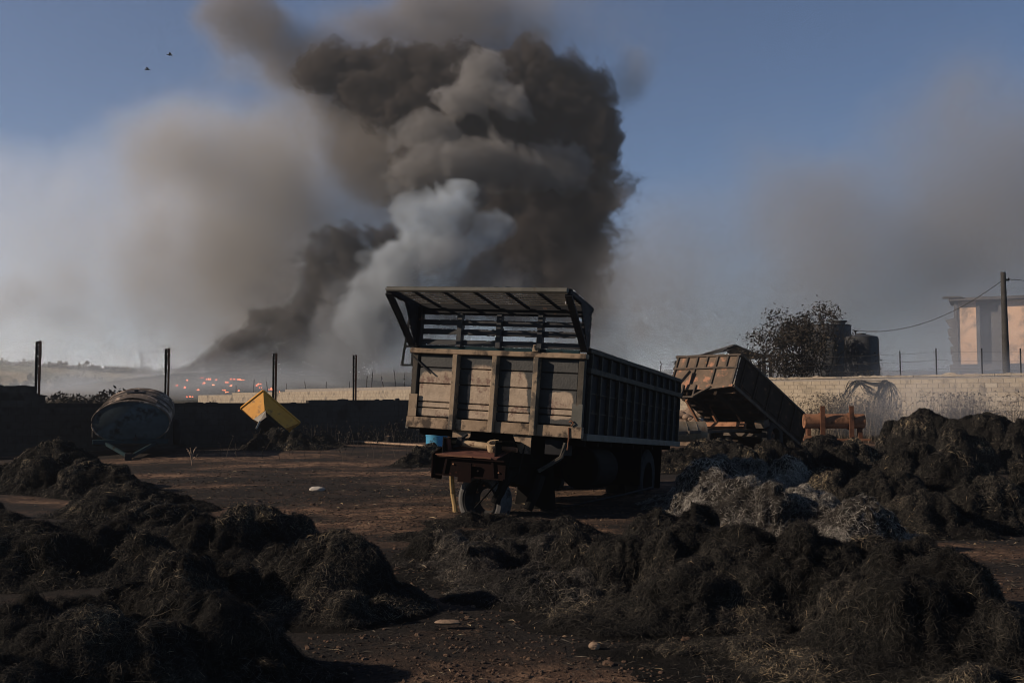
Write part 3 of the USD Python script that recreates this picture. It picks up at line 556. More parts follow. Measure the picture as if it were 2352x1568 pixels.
# ------------------------------------------------------------------ the tipped trailer
TR = thing('dump_trailer', 'rusty brown dump trailer with its box tipped up, resting before the sunlit wall', 'trailer', (4.628, 29.337, 1.911), euler(.798, -.459, 0.0))
WT, HT, LT = 2.2, .984, 4.05
for k in range(6):
    x0 = .06 + k * (WT - .12) / 6
    part(TR, 'upper_panel', box(x0 + .03, x0 + (WT - .12) / 6 - .03, .004, .02, .59, HT - .06), 'trailer_paint')
for k in range(3):
    x0 = .06 + k * (WT - .12) / 3
    part(TR, 'lower_panel', box(x0 + .03, x0 + (WT - .12) / 3 - .03, .004, .02, .03, .53), 'trailer_paint')
for k in range(7):
    x = .06 + k * (WT - .12) / 6
    part(TR, 'front_rib', box(x - .03, x + .03, -.04, .02, .585, HT - .065), 'trailer_frame')
for k in range(4):
    x = .06 + k * (WT - .12) / 3
    part(TR, 'front_rib', box(x - .03, x + .03, -.04, .02, .03, .525), 'trailer_frame')
part(TR, 'front_mid_rail', box(.0, WT, -.05, .02, .53, .58), 'trailer_frame')
part(TR, 'front_top_rail', box(-.02, WT + .02, -.05, .05, HT - .06, HT, .008), 'trailer_frame')
part(TR, 'front_bottom_rail', prism([(.0, .03), (WT, .03), (WT, -.04), (WT * .62, -.14), (WT * .2, -.14), (0, -.04)], 1, -.04, .02), 'trailer_paint')
part(TR, 'hinge_frame', cat(bar((.55, -.06, .0), (.62, -.08, -.42), .05, .05), bar((.98, -.06, .0), (1.0, -.08, -.42), .05, .05), bar((.60, -.08, -.40), (1.02, -.08, -.40), .05, .05), bar((1.5, -.05, -.05), (1.02, -.08, -.36), .06, .05)), 'trailer_frame')
part(TR, 'hydraulic_ram', bar((.72, -.14, .40), (.30, -.5, -.95), .07, .07), 'dark_steel')
for x, s in ((0, -1), (WT, 1)):
    part(TR, 'side_sheet', box(min(x, x - .02 * s), max(x, x - .02 * s), .05, LT, .0, HT - .04), 'trailer_dark')
    a, b = sorted((x + .002 * s, x + .045 * s))
    part(TR, 'side_top_rail', box(a - .02, b, .06, LT, HT - .055, HT, .006), 'trailer_frame')
    part(TR, 'side_bottom_rail', box(a, b, .0, LT, -.05, .03), 'trailer_frame')
    for k in range(6):
        y = .25 + k * .74
        part(TR, 'side_rib', box(a, b, y, y + .06, .035, HT - .06), 'trailer_dark')
    for k in range(5):
        y = .25 + k * .74
        part(TR, 'side_plate', box(a, a + .02 if s > 0 else b, y + .12, y + .64, .15, .55), 'trailer_dark')
part(TR, 'floor', box(.0, WT, .02, LT, -.02, .0), 'trailer_dark')
for k in range(9): part(TR, 'floor_beam', box(.05, WT - .05, .25 + k * .42, .32 + k * .42, -.12, -.021), 'trailer_dark')
for x in (.6, 1.55): part(TR, 'floor_rail', box(x, x + .09, .1, LT - .1, -.24, -.121), 'trailer_dark')
part(TR, 'tail_gate', box(.02, WT - .02, LT, LT + .03, -.05, HT), 'trailer_dark')
part(TR, 'tail_hook', bar((WT, LT + .02, HT), (WT + .05, LT + .06, HT + .22), .05, .04), 'trailer_frame')
# its running gear stays level on the ground: an own frame given in the same local axes
Rt = euler(.798, -.459, 0.0); t_loc = np.array([4.628, 29.337, 1.911])
def loc_of(w): return Rt.T @ (np.asarray(w, float) - t_loc)
axd = rotz(-.798)
def gw(x, y, z): return loc_of(np.array([4.628, 29.337, 0]) + axd @ np.array([x, y, z]))
for x in (.62, 1.5): part(TR, 'chassis_beam', bar(gw(x, -1.2, .62), gw(x, 3.7, .62), .14, .08, up=gw(0, 0, 1) - gw(0, 0, 0)), 'trailer_frame')
for s in (.62, 1.5): part(TR, 'drawbar', bar(gw(s, -1.0, .62), gw(1.06, -2.6, .55), .1, .08), 'trailer_frame')
for x, y in ((.5, .9), (1.35, 1.9), (.75, 1.5)):
    part(TR, 'ram', bar(gw(x, y, .66), gw(x - .15, y - .55, 1.5), .07, .07), 'rust_orange')
part(TR, 'cross_beam', bar(gw(.3, 1.2, .75), gw(1.8, 1.2, .78), .12, .14), 'rust_orange')
part(TR, 'axle', bar(gw(.1, 2.15, .45), gw(2.15, 2.15, .45), .1, .1), 'trailer_frame')
for x in (.12, 2.1):
    c = gw(x, 2.15, .45); A = Rt.T @ axd
    m = xf(lathe(tyre_prof(.45, .24, .24), 32, 'x'), c, A); t = part(TR, 'wheel', m, 'rubber_burnt', smooth=35)
    part(t, 'rim', xf(lathe([(0, .02), (.12, .02), (.16, -.03), (.24, -.09), (.24, -.11), (.1, -.05), (0, -.03)], 24, 'x'), c, A @ roty(0)), 'rust_steel', smooth=35)
part(TR, 'mud_guard', bar(gw(2.05, 1.55, .78), gw(2.05, 1.85, .86), .3, .2), 'trailer_frame')
# broken bits and mortar left on the shaded wall's top
for k in range(26):
    t_ = rng.uniform(s1 * .3, s2 + 19); top_ = 1.90 if t_ < s1 else 1.62 if t_ < s2 else 1.42 if t_ < s2 + 9 else 1.52
    m_ = trimesh.creation.icosphere(1, 1.0); m_.vertices *= (1 + rng.normal(0, .15, (len(m_.vertices), 1))) * np.array([rng.uniform(.08, .3), .07, rng.uniform(.015, .05)])
    part(left[0], 'mortar_lump', xf(m_, (t_, .08, top_ - .005)), 'mortar_dark')
# ------------------------------------------------------------------ behind the sunlit wall
def leaf_cards(pts, size, r, elong=2.0):
    """many small bent leaves (four triangles each) at the given points"""
    n = len(pts); d = r.normal(size=(n, 3)); d[:, 2] *= .7; d /= np.linalg.norm(d, axis=1, keepdims=True)
    s = np.cross(d, r.normal(size=(n, 3))); s /= np.linalg.norm(s, axis=1, keepdims=True); nn = np.cross(d, s)
    L = size * r.uniform(.6, 1.4, n)[:, None]; w = L / elong / 2
    a = pts; m = pts + d * L * .5 + nn * L * .08; b = pts + d * L
    v = np.stack([a, m - s * w, m + s * w, b], 1).reshape(-1, 3); k = np.arange(n)[:, None] * 4
    f = np.concatenate([k + [[0, 1, 2]], k + [[1, 3, 2]]], 0)
    return v, f
def branching(root, top, spread, r, depth=4, n0=5, r0=.08):
    segs, tips = [], []
    def grow(p, d, L, rad, k):
        q = p + d * L; mid = (p + q) / 2 + r.normal(0, L * .05, 3)
        segs.append(tube([p, mid, q], [rad, rad * .85, rad * .65], 5 if k < 3 else 3, cap=False))
        if k >= depth: tips.append(q); return
        for _ in range(r.integers(2, 4)):
            e = d + r.normal(0, spread, 3); e[2] += .10; e /= np.linalg.norm(e)
            grow(q, e, L * r.uniform(.62, .82), rad * .6, k + 1)
    for _ in range(n0):
        d = np.array([r.normal(0, .55), r.normal(0, .45), 1.0]); d /= np.linalg.norm(d); grow(np.asarray(root, float), d, top, r0, 0)
    return cat(*segs), np.array(tips)
tr_ = np.random.default_rng(11)
tp = at(1878, 900, 43.5)
tree = thing('burnt_tree', 'scorched bushy tree with curled dark leaves standing behind the sunlit wall', 'tree', (tp[0], tp[1], 0))
br, tips = branching((0, 0, 0), 1.75, .36, tr_, 4, 7, .07)
part(tree, 'trunk', br, 'bark_burnt')
tips = tips[(tips[:, 2] < 5.9) & ~((tips[:, 0] > .75) & (tips[:, 2] > 3.3))]
lp = [tips[tr_.integers(len(tips), size=10500)] + tr_.normal(0, .21, (10500, 3))]
for cx, cz_, rx, rz_, nn_ in ((-.9, 3.6, 1.3, 1.2, 2400), (-.6, 4.5, 1.0, .9, 1300), (-.9, 2.8, 1.1, 1.0, 2600), (-.2, 2.3, 1.4, .9, 2600), (1.0, 2.0, 1.3, .8, 3400), (2.2, 1.8, 1.0, .7, 2400), (-1.4, 1.9, .6, .6, 700)):
    g_ = tr_.normal(size=(nn_, 3)); g_ /= np.linalg.norm(g_, axis=1, keepdims=True); g_ *= tr_.uniform(.3, 1, (nn_, 1)) ** .6
    lp.append(g_ * [rx, .8, rz_] + [cx, 0, cz_])
lp = np.concatenate(lp); lp = lp[lp[:, 2] > .8]
lp = lp[meshkit.fbm(lp * 1.3, 3, 31) > .43]
v, f = leaf_cards(lp, .125, tr_, 2.2)
p_ = part(tree, 'crown', (v, f), 'burnt_leaf'); set_tone(p_, np.repeat(tr_.random(len(lp)), 4))
def bush(name, label, u, Y, zt, w, n, r, m='burnt_leaf', size=.2, group=None, z0=0.0, cat_='bush'):
    p = at(u, HORIZON, Y); rt = thing(name, label, cat_, (p[0], p[1], z0 + 0), group=group)
    br, tips = branching((0, 0, 0), zt * .34, .5, r, 3, 7, .035)
    br.apply_scale([w / max(.1, np.ptp(br.vertices[:, 0])) * 1.0, 1, 1]); tips = tips * [1, 1, 1]
    part(rt, 'stem', br, 'bark_burnt')
    g_ = r.normal(size=(n, 3)); g_ /= np.linalg.norm(g_, axis=1, keepdims=True); g_ *= r.uniform(.25, 1, (n, 1)) ** .5
    q = g_ * [w / 2, w / 3, zt * .48] + [0, 0, zt * .5]
    q = q[meshkit.fbm(q * 1.8 + r.random(3) * 50, 3, 5) > .42]
    v, f = leaf_cards(q, size, r, 2.6); p_ = part(rt, 'foliage', (v, f), m); set_tone(p_, np.repeat(r.random(len(q)) * .8, 4)); return rt
bush('wall_bush', 'dark burnt shrub low in front of the two tall tanks', 1975, 42.6, 2.9, 2.2, 2600, tr_)
bush('wall_bush', 'thin burnt shrub at the right edge of the shorter tank', 2016, 42.2, 3.1, .5, 260, tr_)
# the two tanks
p = at(1900, 900, 47.5); zt = at(1900, 748, 47.5)[2]
s1_ = thing('tall_tank', 'tall dark cylindrical tank with a small lid, half hidden by the burnt tree', 'tank', (p[0], p[1], 0))
part(s1_, 'body', lathe([(0, 0), (1.14, 0), (1.14, zt - .06), (1.17, zt - .04), (1.17, zt), (0, zt + .05)], 40), 'silo_grey', smooth=30)
part(s1_, 'lid', xf(lathe([(.0, 0), (.34, 0), (.34, .12), (.42, .13), (.42, .19), (0, .2)], 24), (.55, -.1, zt + .03)), 'silo_grey', smooth=30)
part(s1_, 'pipe', tube([(-.9, -.2, zt), (-.9, -.2, zt + .28)], .03, 6), 'dark_steel')
p = at(1981, 900, 45.0); zt = at(1981, 772, 45.0)[2]
s2_ = thing('short_tank', 'shorter dark poly tank with a domed top, right of the tall tank', 'tank', (p[0], p[1], 0))
part(s2_, 'body', lathe([(0, 0), (.80, 0), (.80, .6), (.78, 1.8), (.74, zt - .14), (.70, zt - .04), (.55, zt), (.3, zt + .06), (0, zt + .07)], 40), 'poly_tank', smooth=30)
part(s2_, 'cap', xf(lathe([(0, 0), (.2, 0), (.2, .06), (0, .07)], 20), (0, 0, zt + .06)), 'poly_tank')
part(s2_, 'vent', cat(tube([(-.25, 0, zt), (-.25, 0, zt + .26)], .03, 6), box(-.31, -.19, -.05, .05, zt + .2, zt + .26)), 'dark_steel')
# open shed with a buckled sheet roof
p = at(1670, 900, 52.0)
sd = thing('open_shed', 'open shed with a buckled corrugated roof behind the tipped trailer', 'shed', (p[0], p[1], 0))
zr = at(1676, 796, 52)[2]
def corr(p0, p1, q0, q1, nx_, ny_, sag):
    u_ = np.linspace(0, 1, nx_); w_ = np.linspace(0, 1, ny_); V = []
    for b in w_:
        for a in u_:
            A_ = np.array(p0) * (1 - a) + np.array(p1) * a; B_ = np.array(q0) * (1 - a) + np.array(q1) * a
            pt = A_ * (1 - b) + B_ * b; pt[2] += .03 * math.sin(a * nx_ * 1.57) - sag * math.sin(math.pi * b) + .0; V.append(pt)
    F_ = [[r_ * nx_ + c_, r_ * nx_ + c_ + 1, (r_ + 1) * nx_ + c_ + 1, (r_ + 1) * nx_ + c_] for r_ in range(ny_ - 1) for c_ in range(nx_ - 1)]
    return np.array(V), np.array(F_)
for k in range(5):
    y0, y1 = -2.2 + k * .9, -1.32 + k * .9
    part(sd, 'roof_sheet', corr((-.05 + .12 * k, y0, zr - .03 * k), (-.05 + .12 * k, y1, zr - .03 * k), (-2.5, y0, zr - .72), (-2.5, y1, zr - .72), 17, 5, .02), 'roof_sheet')
    part(sd, 'roof_sheet', corr((.0 + .12 * k, y0, zr - .02), (.0 + .12 * k, y1, zr - .05 * k), (2.5, y0, zr - .62 + .05 * k), (2.5, y1, zr - .52), 17, 6, .18), 'roof_sheet')
part(sd, 'ridge_beam', box(-.06, .06, -2.2, 2.2, zr - .16, zr - .06), 'dark_steel')
part(sd, 'eave_beam', box(2.2, 2.3, -2.2, 2.2, zr - .80, zr - .70), 'dark_steel')
part(sd, 'eave_beam', box(-2.4, -2.3, -2.2, 2.2, zr - .86, zr - .78), 'dark_steel')
for x, y in ((1.4, -2.1), (1.75, -2.1), (-2.3, -2.1), (2.2, 2.0), (-2.3, 2.0)): part(sd, 'post', box(x - .08, x + .08, y - .08, y + .08, 0, zr - .70), 'dark_steel')
part(sd, 'low_wall', box(1.2, 3.2, -1.9, -1.75, 0, 2.35), 'ruin_soot_shade')
# ruined building
u0, Yb = 2200, 60.0
pb = at(u0, 900, Yb); zb = at(u0, 684, Yb)[2]
RB = thing('burnt_warehouse', 'pale burnt-out warehouse with soot streaked wall bays, far right in the smoke', 'warehouse', (pb[0], pb[1], 0), rotz(-.45))
bays = [(0, .2, 'ruin_soot_shade', .25), (.2, 1.95, 'ruin_wall', 0), (1.95, 3.9, 'ruin_soot_shade', .35), (3.9, 8.8, 'ruin_wall', 0.03), (8.8, 9.1, 'ruin_soot_shade', .2), (9.1, 12.8, 'ruin_wall', 0), (12.8, 17, 'ruin_wall', .02)]  # the wide recessed dark bay is coloured to stand for a shaded gap
pxm = Yb / FPX
rr = np.random.default_rng(5)
for a, b, m_, rec in bays:
    part(RB, 'wall_bay', box(a * .62 + .01, b * .62 - .01, rec, rec + .18, 3.4, zb - .25), m_)
    part(RB, 'lower_bay', box(a * .62 + .01, b * .62 - .01, rec + .12, rec + .30, 0, 3.36), 'ruin_wall' if m_ == 'ruin_wall' else 'ruin_soot_shade')
for k, x in enumerate((0, 1.95, 3.9, 9.0, 12.8)): part(RB, 'column', box(x * .62 - .10, x * .62 + .10, -.08, .3, 0, zb - .3), 'ruin_soot_shade')
part(RB, 'floor_beam', box(-.2, 10.6, -.06, .4, 3.25, 3.65), 'ruin_soot_shade')
part(RB, 'roof_edge', box(-.35, 10.6, -.5, 3, zb - .22, zb - .05), 'ruin_soot_shade')
part(RB, 'roof_plate', box(-.7, .4, -.6, .1, zb - .04, zb + .03), 'ruin_soot_shade')
for k in range(7):
    x = -.2 - rr.random() * .35; z = 2.6 + k * .55
    part(RB, 'torn_sheet', hull([(x, .05, z), (.05, .02, z - .1), (.05, .05, z + .6), (x - rr.uniform(0, .25), .1, z + .45), (x, .12, z + .2)]), 'ruin_soot_shade')
part(RB, 'door', box(6.2, 8.2, -.25, .10, 0, 2.55), 'dark_steel')
0 and part(RB, 'side_wall', box(.0, .2, .35, 6, 0, zb - .25), 'ruin_soot_shade')
# utility pole and wires
pp = at(2312, 862, 41.0); zp = at(2310, 625, 41)[2]
PL = thing('utility_pole', 'tall dark utility pole in front of the burnt-out warehouse', 'pole', (pp[0], pp[1], 0))
part(PL, 'shaft', tube([(0, 0, -.2), (0, 0, 2), (-.02, 0, zp)], [.17, .155, .10], 14), 'concrete_pole', smooth=40)
part(PL, 'insulator', cat(box(-.06, .22, -.03, .03, zp - .36, zp - .31), tube([(.2, 0, zp - .33), (.2, 0, zp - .24)], .03, 6)), 'dark_steel')
def sagwire(a, b, sag, n=24):
    t = np.linspace(0, 1, n)[:, None]; p = np.asarray(a) * (1 - t) + np.asarray(b) * t; p[:, 2] -= sag * 4 * (t * (1 - t))[:, 0]; return p
e1 = at(1957, 758, 47); solo('overhead_wire', tube(sagwire((pp[0], pp[1], zp - .3), e1, .75), .014, 5), 'wire', 'long overhead wire sagging from the utility pole down to the tall tank', 'wire')
solo('overhead_wire', tube(sagwire((pp[0], pp[1], zp - .28), (pp[0] + 14, pp[1] - 1, zp - .5), .3), .014, 5), 'wire', 'short wire leading from the utility pole out of the picture on the right', 'wire')
# barbed wire fence on the wall
FN = thing('wire_fence', 'thin steel fence posts with strands of wire standing along the sunlit wall top', 'fence', (0, 0, 0))
fpts = []
for u, vt in ((1518, 830), (2068, 806), (2151, 800), (2256, 800), (2345, 800)):
    q_, t_ = rwall(u, -.35) if u > 1700 else (np.array([*at(u, 880, 46.5)[:2]]), 0)
    zt_ = at(u, vt, q_[1])[2]; fpts.append((q_, zt_))
    part(FN, 'fence_post', tube([(*q_, 0), (*q_, zt_)], .024, 6), 'dark_steel')
for k in range(3):
    for (qa, za), (qb, zb_) in zip(fpts[:-1], fpts[1:]):
        part(FN, 'strand', tube(sagwire((*qa, za - .12 - .30 * k), (*qb, zb_ - .12 - .30 * k), .01, 8), .003, 4), 'wire')
for k in range(34):
    t_ = tr_.uniform(8, rL - 1); m_ = trimesh.creation.icosphere(1, 1.0); m_.vertices *= (1 + tr_.normal(0, .15, (len(m_.vertices), 1))) * np.array([tr_.uniform(.06, .28), .08, tr_.uniform(.02, .07)])
    part(rw_root, 'mortar_lump', xf(m_, (t_, .08, 2.385)), 'block_tan_worn')
# black hoses hung over the wall
HS_ = thing('hose_bundle', 'tangle of thin black hoses draped over the sunlit wall', 'hose bundle', (0, 0, 0))
hr = np.random.default_rng(17)
f5 = lambda x, y: ((1860 + x * .2976) * .91875, (720 + y * .2976) * .91875)
def hose(path, off):
    P_ = []
    for x, y in path:
        u, v = f5(x, y); q_, _ = rwall(u, off); P_.append(at(u, v, q_[1]))
    P_ = np.array(P_); t = np.linspace(0, 1, len(P_)); tt = np.linspace(0, 1, 26)
    from scipy.interpolate import make_interp_spline
    return tube(make_interp_spline(t, P_, k=min(3, len(P_) - 1))(tt), .012, 5)
for k in range(7):
    j = lambda s=18: hr.normal(0, s)
    part(HS_, 'hose', hose([(850 + j(22), 930 + j()), (872 + j(12), 850 + j()), (920 + j(), 797 + j(6)), (965 + j(), 790 + j(6)), (1010 + j(), 830 + j()), (1075 + j(14), 885 + j(10))], .10 + .012 * k), 'black_cable')
for k in range(8):
    j = lambda s=14: hr.normal(0, s)
    part(HS_, 'hose', hose([(1085 + j(25), 975 + j(30)), (1115 + j(16), 890 + j()), (1150 + j(), 815 + j(8)), (1192 + j(10), 782 + j(5)), (1222 + j(10), 820 + j()), (1222 + j(40), 900 + j()), (1240 + j(50), 1010 + j(20))], .10 + .012 * k), 'black_cable')
for k in range(5):
    j = lambda s=12: hr.normal(0, s)
    part(HS_, 'hose', hose([(905 + j(), 805 + j(6)), (990 + j(), 782 + j(6)), (1080 + j(), 800 + j(10)), (1200 + j(), 780 + j(5))], .11 + .012 * k), 'black_cable')
for k in range(4):
    j = lambda s=12: hr.normal(0, s)
    part(HS_, 'hose', hose([(1000 + j(), 820 + j(8)), (1060 + j(), 880 + j(12)), (1105 + j(), 890 + j(12)), (1135 + j(), 850 + j(10)), (1190 + j(), 785 + j(6))], .11 + .012 * k), 'black_cable')
# rusty roller, oil drum, scrap
p = at(1915, 967, 27.6)
RL = thing('rusty_roller', 'rusty orange steel roller drum on a flat stand, beyond the tail of the tipped trailer', 'roller', p, rotz(-.05))
part(RL, 'drum', lathe([(0, -.82), (.19, -.82), (.20, -.80), (.20, .80), (.19, .82), (0, .82)], 28, 'x'), 'rust_orange', smooth=30)
for x in (-.36, .42):
    part(RL, 'bracket', box(x - .06, x + .06, -.26, -.215, -.45, .42), 'rust_steel')
    part(RL, 'ring', xf(trimesh.creation.annulus(.205, .235, .07, sections=28), (x, 0, 0), roty(math.pi / 2)), 'rust_steel')
part(RL, 'stand_bar', bar((-.9, -.35, -.42), (.0, -.45, -.50), .08, .08), 'rust_orange')
part(RL, 'stand_bar', bar((-.9, -.25, -.50), (.9, -.25, -.50), .08, .06), 'rust_orange')
for x in (-.7, .7): part(RL, 'leg', box(x - .05, x + .05, -.1, .1, -p[2], -.15), 'rust_steel')
p = gr(1578, 1014)
p = at(1584, 997, 28.0)
DR = thing('steel_drum', 'dented bare metal drum lying on its side under the tipped trailer drawbar', 'drum', (p[0], p[1], .62), rotz(.12))
part(DR, 'body', lathe([(0, -.44), (.26, -.44), (.29, -.43), (.285, -.16), (.297, -.14), (.285, -.12), (.285, .12), (.297, .14), (.285, .16), (.29, .43), (.26, .44), (.26, .41), (0, .41)], 36, 'x'), 'steel_drum', smooth=35)
part(DR, 'bung', xf(trimesh.creation.cylinder(.03, .04, sections=10), (-.44, .1, .12), roty(math.pi / 2)), 'dark_steel')
for k in range(26):
    q_ = at(tr_.uniform(1562, 1645), tr_.uniform(945, 1000), 33.2 + tr_.uniform(-.4, .6))
    r_ = tr_.uniform(.10, .24); st = trimesh.creation.icosphere(2, r_); st.vertices *= (1 + .35 * (meshkit.fbm(st.vertices * 5 + k, 2, k) - .5)[:, None] * 2) * np.array([1.2, 1, .8])
    if k == 0:
        scrap = thing('rubble_heap', 'sunlit heap of brown rubble and stones between truck and tipped trailer', 'rubble', (0, 0, 0))
        mound = trimesh.creation.icosphere(4, 1.0); mound.vertices *= [1.15, .9, 1.05]; mound.vertices *= (1 + .3 * (meshkit.fbm(mound.vertices * 2, 3, 4) - .5))[:, None]
        part(scrap, 'base', xf(mound, (*at(1604, 980, 34.2)[:2], .3)), 'stone_brown', smooth=False)
    part(scrap, 'stone', xf(st, q_), 'stone_brown' if k % 4 else 'stone_pale')
# bits lying in the yard
b_ = gr(1000, 1029); a_ = gr(806, 1017); 
solo('wooden_board', bar((a_[0], a_[1], .06), (b_[0], b_[1], .07), .22, .05, ch=.01), 'wood_board', 'long wooden board lying on the ground between the weeds and the truck', 'board')
def pebble(s, k, sc): m = trimesh.creation.icosphere(2, 1.0); m.vertices *= (1 + .5 * (meshkit.fbm(m.vertices * 1.6 + k * 7, 3, k) - .5))[:, None] * np.array(sc) * s; return m
q_ = gr(729, 1128); solo('pale_stone', xf(pebble(.13, 2, (1, .7, .38)), (q_[0], q_[1], .03)), 'stone_pale', 'single pale flat stone on bare ground left of the truck', 'stone')
q_ = gr(1028, 1432); solo('flat_stone', xf(pebble(.065, 5, (1.3, .55, .25)), (q_[0], q_[1], .012)), 'stone_brown', 'flat tan stone on the red dirt in the near foreground', 'stone')
q_ = gr(1365, 1487); solo('dirt_clod', xf(pebble(.035, 8, (1, .9, .7)), (q_[0], q_[1], .012)), 'stone_brown', 'small round brown clod on the dirt at the bottom centre', 'clod')
pw = gr(905, 1010); 
lines_ = thing('white_wire_post', 'short pale broken post stub by the long wooden board', 'post stub', (*gr(890, 1017)[:2], 0)); part(lines_, 'stub', bar((0, 0, 0), (.02, 0, .26), .07, .07), 'wood_board'); part(lines_, 'cross_piece', bar((-.1, -.045, .22), (.14, -.045, .25), .05, .03), 'wood_board')
cb = [gr(1285, 1170), gr(1345, 1160), gr(1430, 1145), gr(1500, 1130)]
solo('black_cable', tube([(c[0], c[1], .02 + .02 * k) for k, c in enumerate(cb)], .018, 6), 'black_cable', 'black cable lying on the ground below the truck bed', 'cable')
# ------------------------------------------------------------------ heaps of charred hay
hn = {'g': ('geometry', {}), 'n': ('noise_texture', dict(scale=9, detail=6, roughness=.7)), 'r': ('rgb_ramp', dict(ramp=[(.3, (.0035, .0034, .0032)), (.6, (.010, .009, .008)), (.8, (.02, .017, .014))])),
      'p': ('principled_bsdf', dict(roughness=1.0, specular_ior_level=.05)), 'm': ('mapping', dict(scale=(28, 28, 90))), 'nb': ('noise_texture', dict(scale=1, detail=5, roughness=.75)), 'b': ('bump', dict(strength=1.0, distance=.035))}
hl = [('g.position', 'n.vector'), ('n.fac', 'r.fac'), ('r.color', 'p.base_color'), ('g.position', 'm.vector'), ('m.vector', 'nb.vector'), ('nb.fac', 'b.height'), ('b.normal', 'p.normal')]
MAT['char_hay'] = usdkit.material(stage, '/World/Looks/char_hay', hn, hl, surface='p.BSDF')
hn2 = {**hn, 'r': ('rgb_ramp', dict(ramp=[(.3, (.006, .0055, .005)), (.5, (.02, .0175, .015)), (.68, (.06, .053, .045))]))}
MAT['ash_hay'] = usdkit.material(stage, '/World/Looks/ash_hay', hn2, hl, surface='p.BSDF')

def strands(P, N, D, length, width, r, lift=.012):
    """thin curled ribbons lying on a surface: points, normals, directions"""
    n = len(P); L = length * np.exp(r.normal(-.1, .45, n))[:, None]; w = width * r.uniform(.6, 1.4, n)[:, None]
    S = np.cross(N, D); S /= np.linalg.norm(S, axis=1, keepdims=True) + 1e-9
    bend = r.normal(0, .22, (n, 1)); up = np.abs(r.normal(0, 1, (n, 1))) * lift
    a = P - D * L * .5 + N * (up * .3); m = P + S * bend * L * .5 + N * (up + .004); b = P + D * L * .5 + N * (np.abs(r.normal(0, 1, (n, 1))) * lift * .9)
    # half the width along the normal, so that a strand shows from any side
    S = S + N * r.normal(0, .7, (n, 1)); S /= np.linalg.norm(S, axis=1, keepdims=True)
    v = np.stack([a, m - S * w / 2, m + S * w / 2, b], 1).reshape(-1, 3); k = np.arange(n)[:, None] * 4
    return v, np.concatenate([k + [[0, 1, 2]], k + [[1, 3, 2]]], 0)
LUMPS = {}
TOTAL = [0]; ALL = []
def lump(u, vb, hw_, vt, dr=.85, hh=None):
    f = gr(u, vb); rx = hw_ / FPX * f[1]; ry = rx * dr; yc = f[1] + ry * .8; rx = hw_ / FPX * yc; c = gr(u, vb) * 0
    x = (u - 1176) / FPX * yc * 1.0; h = hh or 1.5 - (vt - HORIZON) / FPX * yc
    return (x, yc, rx * 1.08, ry * 1.08, max(.08, h))
